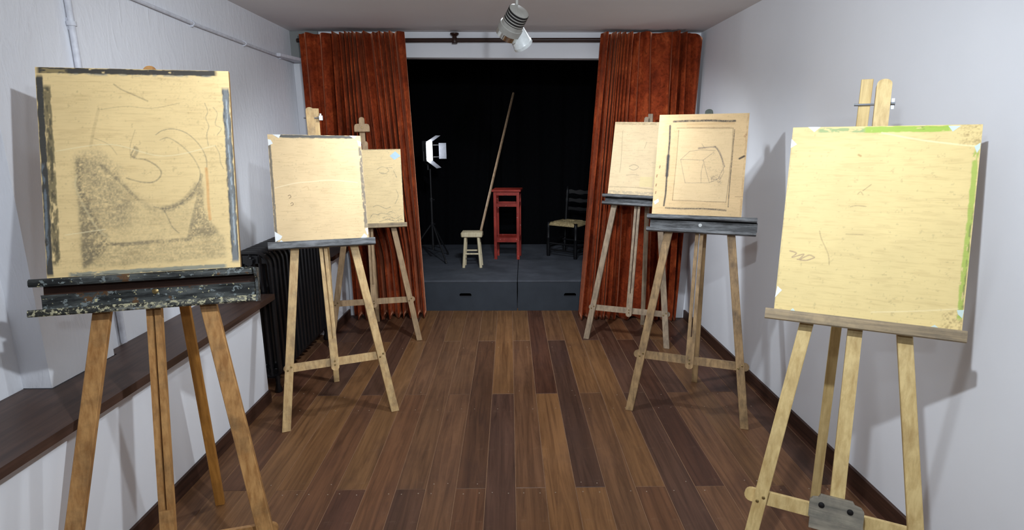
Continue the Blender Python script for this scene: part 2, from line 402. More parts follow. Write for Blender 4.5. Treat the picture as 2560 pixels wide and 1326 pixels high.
# white conduits
def pipe_obj(name, pts, r, clips, label):
    e = empty(name, pts[0]); o0 = Vector(pts[0])
    bm = B(); path(bm, [Vector(p) - o0 for p in pts], r, 10); obj('pipe', bm, 'pipe', e, True)
    for c, ax in clips:
        bm = B(); c = Vector(c) - o0
        tube(bm, c - Vector(ax)*0.008, c + Vector(ax)*0.008, r*1.45, seg=12)
        box(bm, c.x - 0.014, c.x, c.y - 0.006, c.y + 0.006, c.z - r*1.9, c.z + r*1.9)
        obj('pipe_clip', bm, 'pipe', e, True)
    return tag(e, label, 'conduit')
pipe_obj('cable_conduit', [(-1.705, 0.6, 2.175), (-1.705, 2.8, 2.140), (-1.705, 3.3, 2.126), (-1.705, 3.9, 2.120), (-1.705, 4.62, 2.117)], 0.009,
         [((-1.705, 3.29, 2.126), (0, 1, 0)), ((-1.705, 3.91, 2.120), (0, 1, 0)), ((-1.705, 4.5, 2.118), (0, 1, 0))], 'thin white conduit running along the left wall under the ceiling')
pipe_obj('wall_pipe', [(-1.704, 2.375, 2.34), (-1.704, 2.375, 0.64)], 0.012,
         [((-1.704, 2.375, 1.955), (0, 0, 1)), ((-1.704, 2.375, 1.2), (0, 0, 1))], 'vertical white pipe on the left wall behind the charcoal-drawn board')
bm = B(); hexa(bm, [(-1.70, 4.40, 2.108), (-1.67, 4.40, 2.108), (-1.60, 4.752, 2.108), (-1.70, 4.752, 2.108), (-1.70, 4.40, 2.132), (-1.67, 4.40, 2.132), (-1.60, 4.752, 2.132), (-1.70, 4.752, 2.132)], 0.003)
tag(obj('cable_trunking', bm, 'pipe'), 'short white cable trunking bending round the far left corner', 'trunking')

# ------------------------------------------------------------------ stage platforms
def hole_panel(bm, x0, x1, z0, z1, y0, y1, cx, cz, hw, hh):
    n = 32; inn = []; out = []
    for i in range(n):
        a = 2*math.pi*i/n; c, s = math.cos(a), math.sin(a)
        inn.append((cx + (hw-hh)*(1 if c > 1e-6 else -1 if c < -1e-6 else 0) + hh*c, cz + hh*s))
        t = min(((x1-cx)/c if c > 1e-9 else (x0-cx)/c if c < -1e-9 else 1e9), ((z1-cz)/s if s > 1e-9 else (z0-cz)/s if s < -1e-9 else 1e9))
        out.append([cx + c*t, cz + s*t])
    for X in (x0, x1):
        for Z in (z0, z1):
            i = min(range(n), key=lambda q: (out[q][0]-X)**2 + (out[q][1]-Z)**2); out[i] = [X, Z]
    V = [[bm.verts.new((p[0], y, p[1])) for p in L] for L, y in ((inn, y0), (out, y0), (inn, y1), (out, y1))]
    for i in range(n):
        j = (i+1) % n
        bm.faces.new((V[0][i], V[0][j], V[1][j], V[1][i])); bm.faces.new((V[2][j], V[2][i], V[3][i], V[3][j]))
        bm.faces.new((V[0][j], V[0][i], V[2][i], V[2][j])); bm.faces.new((V[1][i], V[1][j], V[3][j], V[3][i]))
ST = 0.28
def platform(x0, x1, cx, label, yskew):
    e = empty('stage_platform', (0.06, 4.866, 0), R(-1.6)); x0 -= 0.06; x1 -= 0.06; cx -= 0.06
    bm = B(); box(bm, x0, x1, 0, 1.76, ST-0.018, ST, 0.002); obj('deck', bm, 'stage_grey', e)
    bm = B(); hole_panel(bm, x0+0.002, x1-0.002, 0.0, ST-0.018, 0.004, 0.022, cx, 0.143, 0.054, 0.0185); obj('front_panel', bm, 'stage_front', e)
    for xa in (x0+0.002, x1-0.02):
        bm = B(); box(bm, xa, xa+0.018, 0.022, 1.75, 0, ST-0.018); obj('side_panel', bm, 'stage_front', e)
    bm = B(); box(bm, x0+0.02, x1-0.02, 0.5, 0.52, 0, ST-0.018); obj('brace_panel', bm, 'black_paint', e)
    tag(e, label, 'platform')
platform(-1.42, 0.0585, -0.403, 'left half of the low dark grey stage, under the stool', 0)
platform(0.0635, 1.42, 0.528, 'right half of the low dark grey stage, under the rush chair', 0)

# ------------------------------------------------------------------ drapes
def vn1(x, seed):
    i = np.floor(x).astype(int); f = x - i; f = f*f*(3-2*f)
    r = np.random.RandomState(seed).rand(4096); return r[i % 4096]*(1-f) + r[(i+1) % 4096]*f
def drape(name, tl, tr, bl, br_, ztop, zbot, N, amp0, amp1, seed, mat, nu=420, nz=46, topdip=None, wob=0.35, lslant=False):
    u = np.linspace(0, 1, nu); v = np.linspace(0, 1, nz)
    U, V = np.meshgrid(u, v)
    e = V**1.0; sm = np.clip((V-.45)/.33, 0, 1); sm = sm*sm*(3-2*sm); eL = sm if lslant else V
    X = (tl[0]*(1-eL) + bl[0]*eL)*(1-U) + (tr[0]*(1-e) + br_[0]*e)*U
    Y = (tl[1]*(1-U) + tr[1]*U)*(1-e) + (bl[1]*(1-U) + br_[1]*U)*e
    def spread(sd):                      # uneven spacing of the pleats: some bunched, some wide
        d = np.exp(2.6*(vn1(u*N*0.42, sd) - 0.5) + 1.0*(vn1(u*N*1.1, sd+9) - 0.5)); c = np.cumsum(d); return N*(c - c[0])/(c[-1] - c[0])
    pt, pb = spread(seed), spread(seed+1)
    vv = np.clip(V*1.1, 0, 1)
    ph = 2*np.pi*(pt[None, :]*(1-vv) + (0.35*pb + 0.65*pt)[None, :]*vv)
    a = (amp0 + (amp1-amp0)*np.clip(V*1.4, 0, 1))*(0.30 + 1.1*vn1(U*N*0.5 + 0.8*V, seed+2))
    w = np.sin(ph) + 0.25*np.sin(2*ph + 0.9)            # deep, rounded folds
    D = a*(w + 0.16*np.sin(2.7*ph + 1.3 + 2*V))
    X = X + 0.25*a*np.sin(0.5*ph + 1.7)*V
    Y = Y + D
    zt = ztop + (0 if topdip is None else topdip(U)) + 0.006*np.sin(ph*0.5)*(1-V)
    Z = zt*(1-V) + (zbot + 0.012*np.sin(ph + 1))*V
    # gathered heading: a slightly pinched line a hand below the top
    Y = Y + 0.006*np.exp(-((V-0.055)/0.018)**2)
    verts = np.stack([X, Y, Z], -1).reshape(-1, 3)
    idx = np.arange(nu*nz).reshape(nz, nu)
    f = np.stack([idx[:-1, :-1], idx[1:, :-1], idx[1:, 1:], idx[:-1, 1:]], -1).reshape(-1, 4)
    me = bpy.data.meshes.new(name); me.from_pydata(verts.tolist(), [], f.tolist()); me.materials.append(M[mat])
    o = obj(name, me, None, None, 'all')
    s = o.modifiers.new('cloth_thickness', 'SOLIDIFY'); s.thickness = 0.003; s.offset = 0
    return o
o = drape('velvet_curtain', (-1.610, 4.640), (-0.79, 4.595), (-1.350, 4.675), (-0.745, 4.715), 2.305, 0.012, 14, 0.034, 0.046, 11, 'velvet', lslant=True)
tag(o, 'rust red velvet curtain hanging at the left of the stage opening', 'curtain', 'stage curtains')
o = drape('velvet_curtain', (0.70, 4.532), (1.450, 4.492), (0.565, 4.615), (1.395, 4.570), 2.272, 0.012, 15, 0.034, 0.048, 23, 'velvet',
          topdip=lambda U: -0.05*np.clip((U-0.8)/0.2, 0, 1)**1.5)
tag(o, 'rust red velvet curtain hanging at the right of the stage opening', 'curtain', 'stage curtains')
o = drape('black_backdrop', (-1.58, 6.735), (1.48, 6.735), (-1.58, 6.73), (1.48, 6.73), 2.42, 0.01, 16, 0.010, 0.016, 5, 'black_cloth', 260, 12)
tag(o, 'black cloth backdrop closing the back of the stage', 'backdrop')
e = empty('curtain_rod', (-1.66, FY(-1.66)-0.048, 2.273))
dx = 3.10; dyr = -dx*0.056; dzr = -0.048
bm = B(); tube(bm, (0, 0, 0), (dx, dyr, dzr), 0.0155, seg=16); obj('rod', bm, 'rod', e, True)
bm = B(); k = 1.245/dx; c = Vector((dx*k, dyr*k, dzr*k))
lathe(bm, [(0, 0.034), (0.12, 0.034), (0.3, 0.016), (0.55, 0.02), (0.8, 0.026), (1, 0.020)], c + Vector((0, 0, 0.052)), c + Vector((0, 0, -0.026)), 14); obj('ceiling_bracket', bm, 'rod', e, True)
bm = B(); k = 2.40/dx; c = Vector((dx*k, dyr*k, dzr*k)); tube(bm, c + Vector((0, 0, 0.05)), c + Vector((0, 0, -0.022)), 0.003, seg=8); tube(bm, c + Vector((0, -0.017, 0)), c + Vector((0, 0.017, 0)), 0.006, seg=8); obj('screw_hook', bm, 'metal', e, True)
tag(e, 'dark brown curtain rod under the ceiling across the stage opening', 'curtain rod')
# ------------------------------------------------------------------ radiator
e = empty('radiator', (-1.51, 3.70, 0))
def section_mesh():
    bm = B(); xb, xf, z0, z1 = -0.105, 0.105, 0.10, 0.865
    def arc(cx, cz, r, a0, a1, n=7): return [(cx + r*math.cos(R(a0 + (a1-a0)*i/n)), cz + r*math.sin(R(a0 + (a1-a0)*i/n))) for i in range(n+1)]
    loop = [(xb, z0+0.05)] + arc(xb+0.06, z1-0.06, 0.06, 180, 90) + arc(xf-0.075, z1-0.075, 0.075, 90, 0) + [(xf, z0+0.05)] + arc(xf-0.045, z0+0.045, 0.045, 0, -90) + arc(xb+0.045, z0+0.045, 0.045, -90, -180)
    pts = [(a, 0, b) for a, b in loop]; path(bm, pts + pts[:1], 0.0145, 8)
    for x in (-0.055, 0.0, 0.055): tube(bm, (x, 0, z0), (x, 0, z1), 0.0135, seg=8, cap=False)
    box(bm, -0.10, 0.10, -0.007, 0.007, z0, z0+0.05); box(bm, -0.10, 0.09, -0.007, 0.007, z1-0.06, z1-0.005)
    for z in (z0+0.035, z1-0.045): tube(bm, (0, -0.031, z), (0, 0.031, z), 0.024, seg=10)
    me = bpy.data.meshes.new('radiator_section'); bmesh.ops.recalc_face_normals(bm, faces=bm.faces[:]); bm.to_mesh(me); bm.free(); me.materials.append(M['black_iron'])
    return me
sm = section_mesh()
for i in range(16): obj('radiator_section', sm, None, e, True, loc=(0, -0.465 + 0.062*i, 0))
for y in (-0.465, 0.465):
    for x in (-0.08, 0.085):
        bm = B(); lathe(bm, [(0, 0.02), (0.1, 0.024), (0.5, 0.013), (1, 0.018)], (x, y, 0), (x, y, 0.11), 10); obj('foot', bm, 'black_iron', e, True)
bm = B(); tube(bm, (0, 0.48, 0.135), (0, 0.545, 0.135), 0.013, seg=10); tube(bm, (0.0, 0.53, 0.0), (0.0, 0.53, 0.15), 0.010, seg=10); tube(bm, (-0.015, 0.53, 0.135), (0.055, 0.53, 0.135), 0.017, seg=12); obj('valve', bm, 'black_iron', e, True)
tag(e, 'black column radiator standing in a niche of the left wall', 'radiator')

# ------------------------------------------------------------------ easels
EASEL = {
 1: dict(x=-1.095, y=1.551, yaw=14.94, lean=13.69, a=.321, b=.167, cs=-.006, bs=-.008, bt=1.117, bw=.549, bh=.657, br=-.13, bd=.60),
 2: dict(x=-.925, y=2.851, yaw=22.55, lean=15.93, a=.288, b=.137, cs=-.010, bs=-.006, bt=.991, bw=.489, bh=.593, br=-1.33, bd=.56),
 3: dict(x=-1.019, y=4.058, yaw=11.45, lean=10.66, a=.325, b=.172, cs=.002, bs=-.010, bt=.898, bw=.535, bh=.556, br=.15, bd=.55),
 4: dict(x=.853, y=4.007, yaw=-21.97, lean=14.56, a=.300, b=.128, cs=.008, bs=.034, bt=1.109, bw=.504, bh=.552, br=-1.46, bd=.49),
 5: dict(x=.942, y=2.831, yaw=-21.98, lean=14.27, a=.302, b=.136, cs=.001, bs=-.026, bt=1.111, bw=.466, bh=.558, br=-.11, bd=.53),
 6: dict(x=1.000, y=1.537, yaw=-28.41, lean=14.75, a=.261, b=.135, cs=.003, bs=.016, bt=.950, bw=.510, bh=.625, br=.11, bd=.58)}
NBACK, THICK = 0.012, 0.018
def plane_fn(lean):
    c, s = math.cos(R(lean)), math.sin(R(lean))
    return lambda a, t, n: Vector((a, t*s - n*c, t*c + n*s))
def round_top(s0, s1, t0, t1, n=8, bottom=False):
    r = (s1-s0)/2; c = (s0+s1)/2
    top = [(c + r*math.cos(math.pi*i/n), t1 - r*0.8 + r*0.8*math.sin(math.pi*i/n)) for i in range(n+1)]
    if bottom: bot = [(c - r*math.cos(math.pi*i/n), t0 + r*0.8 - r*0.8*math.sin(math.pi*i/n)) for i in range(n+1)]
    else: bot = [(s0, t0), (s1, t0)]
    return bot + top

def easel(i, wd, label, legw=.044, top=None, style='slot', trayspec=None, crosst=.325, cross_s=None, back_s=0.0, hinge=1.62, back_top=None, backmat=None, legmat2=None):
    p = EASEL[i]; E = plane_fn(p['lean']); ln = R(p['lean'])
    e = empty('easel', (p['x'], p['y'], 0), R(p['yaw']))
    bt_top = p['bt'] + p['bh']; ttop = min(1.62, bt_top - .05)
    n0, n1 = -.020, .004
    for sg in (-1, 1):
        bm = B(); S = lambda t: sg*(p['a'] - p['b']*t); hw = legw/2
        pts = []
        for t in (0, ttop):
            for n, d in ((n1, -hw), (n1, hw), (n0, hw), (n0, -hw)):
                tt = -n*math.tan(ln) if t == 0 else t
                pts.append(E(S(tt) + d, tt, n))
        hexa(bm, pts, .0018); obj('leg', bm, wd, e)
        # bolt heads where the crossbar is fixed
        for ds, dt in ((-.008, -.008), (.010, .008)):
            bm = B(); q = E(S(crosst) + ds, crosst + dt, n1 - .002); lathe(bm, [(0, .0055), (.6, .0055), (1, .003)], q, q + (E(0, 0, 1) - E(0, 0, 0))*.006, 8); obj('bolt', bm, 'brass', e, True)
    # crossbar behind the legs, with rounded ends
    bm = B(); sc = cross_s or (p['a'] - p['b']*crosst + .036); hh = .022
    poly = [(sc - hh + hh*math.cos(R(90 - 180*k/8)), crosst + hh*math.sin(R(90 - 180*k/8))) for k in range(9)] + [(-sc + hh + hh*math.cos(R(270 - 180*k/8)), crosst + hh*math.sin(R(270 - 180*k/8))) for k in range(9)]
    prism(bm, poly, E, -.042, -.0205); obj('crossbar', bm, wd, e)
    # top brace joining the legs to the mast (behind the board)
    bm = B(); tb = ttop - .05; sb = p['a'] - p['b']*tb + .02
    prism(bm, [(-sb, tb-.03), (sb, tb-.03), (sb, tb+.03), (-sb, tb+.03)], E, -.042, -.0205); obj('top_brace', bm, wd, e)
    cs = p['cs']; mw = .042
    if style == 'slot':
        # slotted mast: two strips closed at the foot (rounded) and at the head
        tb, tt = crosst - .045, top['t']
        tsl0, tsl1 = crosst + .13, min(bt_top - .1, tt - .16); g = .0030
        bm = B(); prism(bm, round_top(cs - mw/2, cs + mw/2, tb, tsl0, bottom=False) if False else
              [(cs - mw/2 + mw/2*(1-math.cos(math.pi*k/8)), tb + .017 - .017*math.sin(math.pi*k/8)) for k in range(9)] + [(cs + mw/2, tsl0), (cs - mw/2, tsl0)], E, n0, n1+.002); obj('mast_foot', bm, wd, e)
        for s0, s1 in ((cs - mw/2, cs - g), (cs + g, cs + mw/2)):
            bm = B(); prism(bm, [(s0, tsl0), (s1, tsl0), (s1, tsl1), (s0, tsl1)], E, n0, n1+.002); obj('mast_strip', bm, wd, e)
        s0, s1 = top.get('s', (cs - mw/2, cs + mw/2))
        bm = B(); prism(bm, round_top(s0, s1, tsl1, tt), E, n0, n1+.002); obj('mast_head', bm, top.get('mat', wd), e)
        for dt in (0.006, -.014):
            bm = B(); q = E(cs, crosst + dt, n1+.001); lathe(bm, [(0, .005), (.6, .005), (1, .003)], q, q + (E(0, 0, 1) - E(0, 0, 0))*.005, 8); obj('bolt', bm, 'brass', e, True)
    else:
        bm = B(); prism(bm, [(cs-.0205, .34), (cs+.0205, .34), (cs+.0205, 1.40), (cs-.0205, 1.40)], E, n0+.004, n1+.004); obj('mast', bm, wd, e)
        bm = B(); prism(bm, round_top(top['s'][0], top['s'][1], 1.35, top['t']), E, n0-.008, n1+.002); obj('mast_head', bm, wd, e)
    # back leg
    bm = B(); bw2 = .017; th = .011
    tp = E(back_s, back_top or hinge, -.045); hp = E(back_s, hinge, -.045); ft = Vector((back_s, p['bd'], 0))
    d = (ft - hp).normalized(); nrm = Vector((1, 0, 0)); sd = d.cross(nrm).normalized()
    pts = []
    for base, flat in ((ft, True), (hp - d*max(0, (back_top or hinge) - hinge)*1.0, False)):
        for a, b in ((-bw2, -th), (bw2, -th), (bw2, th), (-bw2, th)):
            q = base + nrm*a + sd*b
            if flat: q = q - d*(q.z/d.z)
            pts.append(q)
    hexa(bm, pts, .0015); obj('back_leg', bm, backmat or wd, e)
    bm = B(); q0 = E(min(back_s, cs) - .030, hinge, -.030); q1 = E(max(back_s, cs) + .036, hinge, -.030); tube(bm, q0, q1, .004, seg=8)
    obj('hinge_bolt', bm, 'metal', e, True)
    # tray
    T = trayspec; rl = R(p['br'])
    def Et(a, t, n):   # tray is tilted like the board that stands on it
        a0 = a - p['bs']; return E(p['bs'] + a0*math.cos(rl), p['bt'] + (t - p['bt']) + a0*math.sin(rl), n)
    tr_mat = T['mat']; b0 = p['bt']
    if T['kind'] == 'double':
        s0, s1 = T['s']; z = b0 - .0015
        prof = [(.006, z), (.058, z), (.064, z-.006), (.064, z-.018), (.060, z-.024), (.006, z-.024)]     # (n,t)
        bm = B(); prism(bm, prof, lambda n, t, s: Et(s, t, n), s0 + T.get('lip0', 0), s1); obj('tray_lip', bm, tr_mat, e)
        h = T['h']; rc = T.get('rec', .006); bm = B(); prism(bm, [(.006, z-.024-rc), (.030, z-.024-rc), (.027, z-.034-rc), (.024, z-h+.022), (.006, z-h+.022)], lambda n, t, s: Et(s, t, n), s0 + .016, s1 + .004); obj('tray_panel', bm, T.get('pmat', tr_mat), e)
        bm = B(); prism(bm, [(.006, z-.024-rc), (.012, z-.024-rc), (.012, z-.024), (.006, z-.024)], lambda n, t, s: Et(s, t, n), s0 + .016, s1 + .004); obj('tray_groove', bm, T.get('recess', 'slot'), e)
        bm = B(); prism(bm, [(.0, z-h+.022), (.052, z-h+.022), (.056, z-h+.016), (.056, z-h+.004), (.052, z-h), (.0, z-h)], lambda n, t, s: Et(s, t, n), s0 + T.get('low0', 0), s1 + T.get('low1', 0)); obj('tray_ledge', bm, T.get('lmat', tr_mat), e)
        for s in (s0 + .016 if not T.get('cap') else s1 + .0045,):
            if T.get('cap'):
                bm = B(); prism(bm, [(.006, z-.002), (.060, z-.002), (.064, z-.010), (.062, z-.022), (.040, z-.040), (.036, z-h+.024), (.056, z-h+.014), (.056, z-h), (.006, z-h)], lambda n, t, q: Et(q, t, n), s, s + .008); obj('tray_end', bm, tr_mat, e)
        if T.get('dot'):
            bm = B(); q = Et(T['dot'], z - h/2 - .002, .024); lathe(bm, [(0, .0095), (.7, .0095), (1, .006)], q, q + (E(0, 0, 1) - E(0, 0, 0))*.006, 14); obj('tray_button', bm, T['dotmat'], e, True)
    else:
        s0, s1 = T['s']; z = b0 - .0015; h = T['h']
        prof = [(.006, z), (.034, z), (.034, z+.008), (.052, z+.008), (.056, z), (.056, z-h+.004), (.052, z-h), (.006, z-h)]
        bm = B(); prism(bm, prof, lambda n, t, s: Et(s, t, n), s0, s1); obj('tray', bm, tr_mat, e)
    tag(e, label, 'easel', 'wooden studio easels')
    return e, E

e1, E1f = easel(1, 'wood1', 'orange-brown paint-marked easel nearest the camera on the left, black spattered tray', .050, dict(t=1.795, s=(.008, .046)), 'slot',
      dict(kind='double', s=(-.318, .306), h=.115, mat='tray_black', lmat='tray_spatter', recess='tray_recess', rec=.026, low0=-.010, low1=.006, cap=True, dot=.01, dotmat='brass'), .215, .32, .012, 1.60, None, 'wood1d')
e2, E2f = easel(2, 'wood2', 'tan easel in front of the black radiator, with a thin grey tray', .044, dict(t=1.750, s=(-.028, .014)), 'slot',
      dict(kind='simple', s=(-.288, .270), h=.031, mat='tray_grey'), .325, .272, .027, 1.70, 1.757)
bm = B(); box(bm, .040, .062, -.012, .012, -.014, .014, .002); box(bm, .047, .055, -.004, .004, .014, .024)
o = obj('clamp_block', bm, 'metal', e2); o.location = E2f(0, 1.700, -.03); o['label'] = 'small zinc clamp beside the mast head'
e3, E3f = easel(3, 'wood3', 'dull tan easel before the left curtain with a T-shaped top clamp', .042, dict(t=1.52, s=(-.022, .020)), 'slot',
      dict(kind='simple', s=(-.276, .276), h=.026, mat='tray_wood'), .318, .307, .0, 1.38)
bm = B(); prism(bm, [(-.070, 1.586), (.040, 1.586), (.040, 1.622), (.034, 1.638), (.022, 1.643), (-.052, 1.643), (-.064, 1.638), (-.070, 1.622)], E3f, -.004, .030); obj('top_clamp', bm, 'wood3', e3)
bm = B(); prism(bm, round_top(-.036, .004, 1.50, 1.70), E3f, -.020, -.004); obj('clamp_tongue', bm, 'wood3', e3)
bm = B(); q = E3f(-.015, 1.615, .029); lathe(bm, [(0, .006), (1, .004)], q, q + Vector((0, -.006, 0)), 8); obj('bolt', bm, 'brass', e3, True)
e4, E4f = easel(4, 'wood4', 'weathered grey-brown easel before the right curtain with a grey tray', .042, dict(t=1.708, s=(.008, .040)), 'slot',
      dict(kind='double', s=(-.252, .300), h=.078, mat='tray_grey'), .246, .303, .050, 1.62, 1.74)
e5, E5f = easel(5, 'wood5', 'worn brown easel with a grey tray marked by one white button', .042, dict(t=1.703, s=(-.019, .023), mat='dark_tip'), 'slot',
      dict(kind='double', s=(-.280, .285), h=.094, mat='tray_grey', dot=.003, dotmat='tape'), .320, .304, .012, 1.60)
e6, E6f = easel(6, 'wood6', 'pale pine easel nearest the camera on the right with a single central post', .042, dict(t=1.736, s=(-.009, .033)), 'single',
      dict(kind='simple', s=(-.264, .280), h=.028, mat='tray_wood'), .305, .272, -.036, 1.664, 1.75)
# clamp block at the foot of the single post, and the wing nut at its head
bm = B(); prism(bm, [(-.074, .300), (.078, .300), (.078, .352), (.070, .362), (.052, .366), (.046, .376), (-.044, .376), (-.050, .366), (-.066, .362), (-.074, .352)], E6f, .0085, .026); obj('clamp_block', bm, 'wood6g', e6)
bm = B(); prism(bm, [(-.070, .268), (.078, .268), (.078, .306), (-.070, .306)], E6f, .010, .036); obj('clamp_jaw', bm, 'wood6g', e6)
for s in (-.040, .040):
    bm = B(); q = E6f(s, .345, .025); lathe(bm, [(0, .009), (.5, .009), (1, .004)], q, q + (E6f(0, 0, 1) - E6f(0, 0, 0))*.007, 12); obj('bolt', bm, 'slot', e6, True)
bm = B()
for a in (-.5, .5): box(bm, .037, .046, -.012, -.006, a*.022 - .006, a*.022 + .006)
tube(bm, (.030, -.008, 0), (.048, -.008, 0), .006, seg=8)
o = obj('wing_nut', bm, 'metal', e6); o.location = E6f(0, 1.664, -.03)

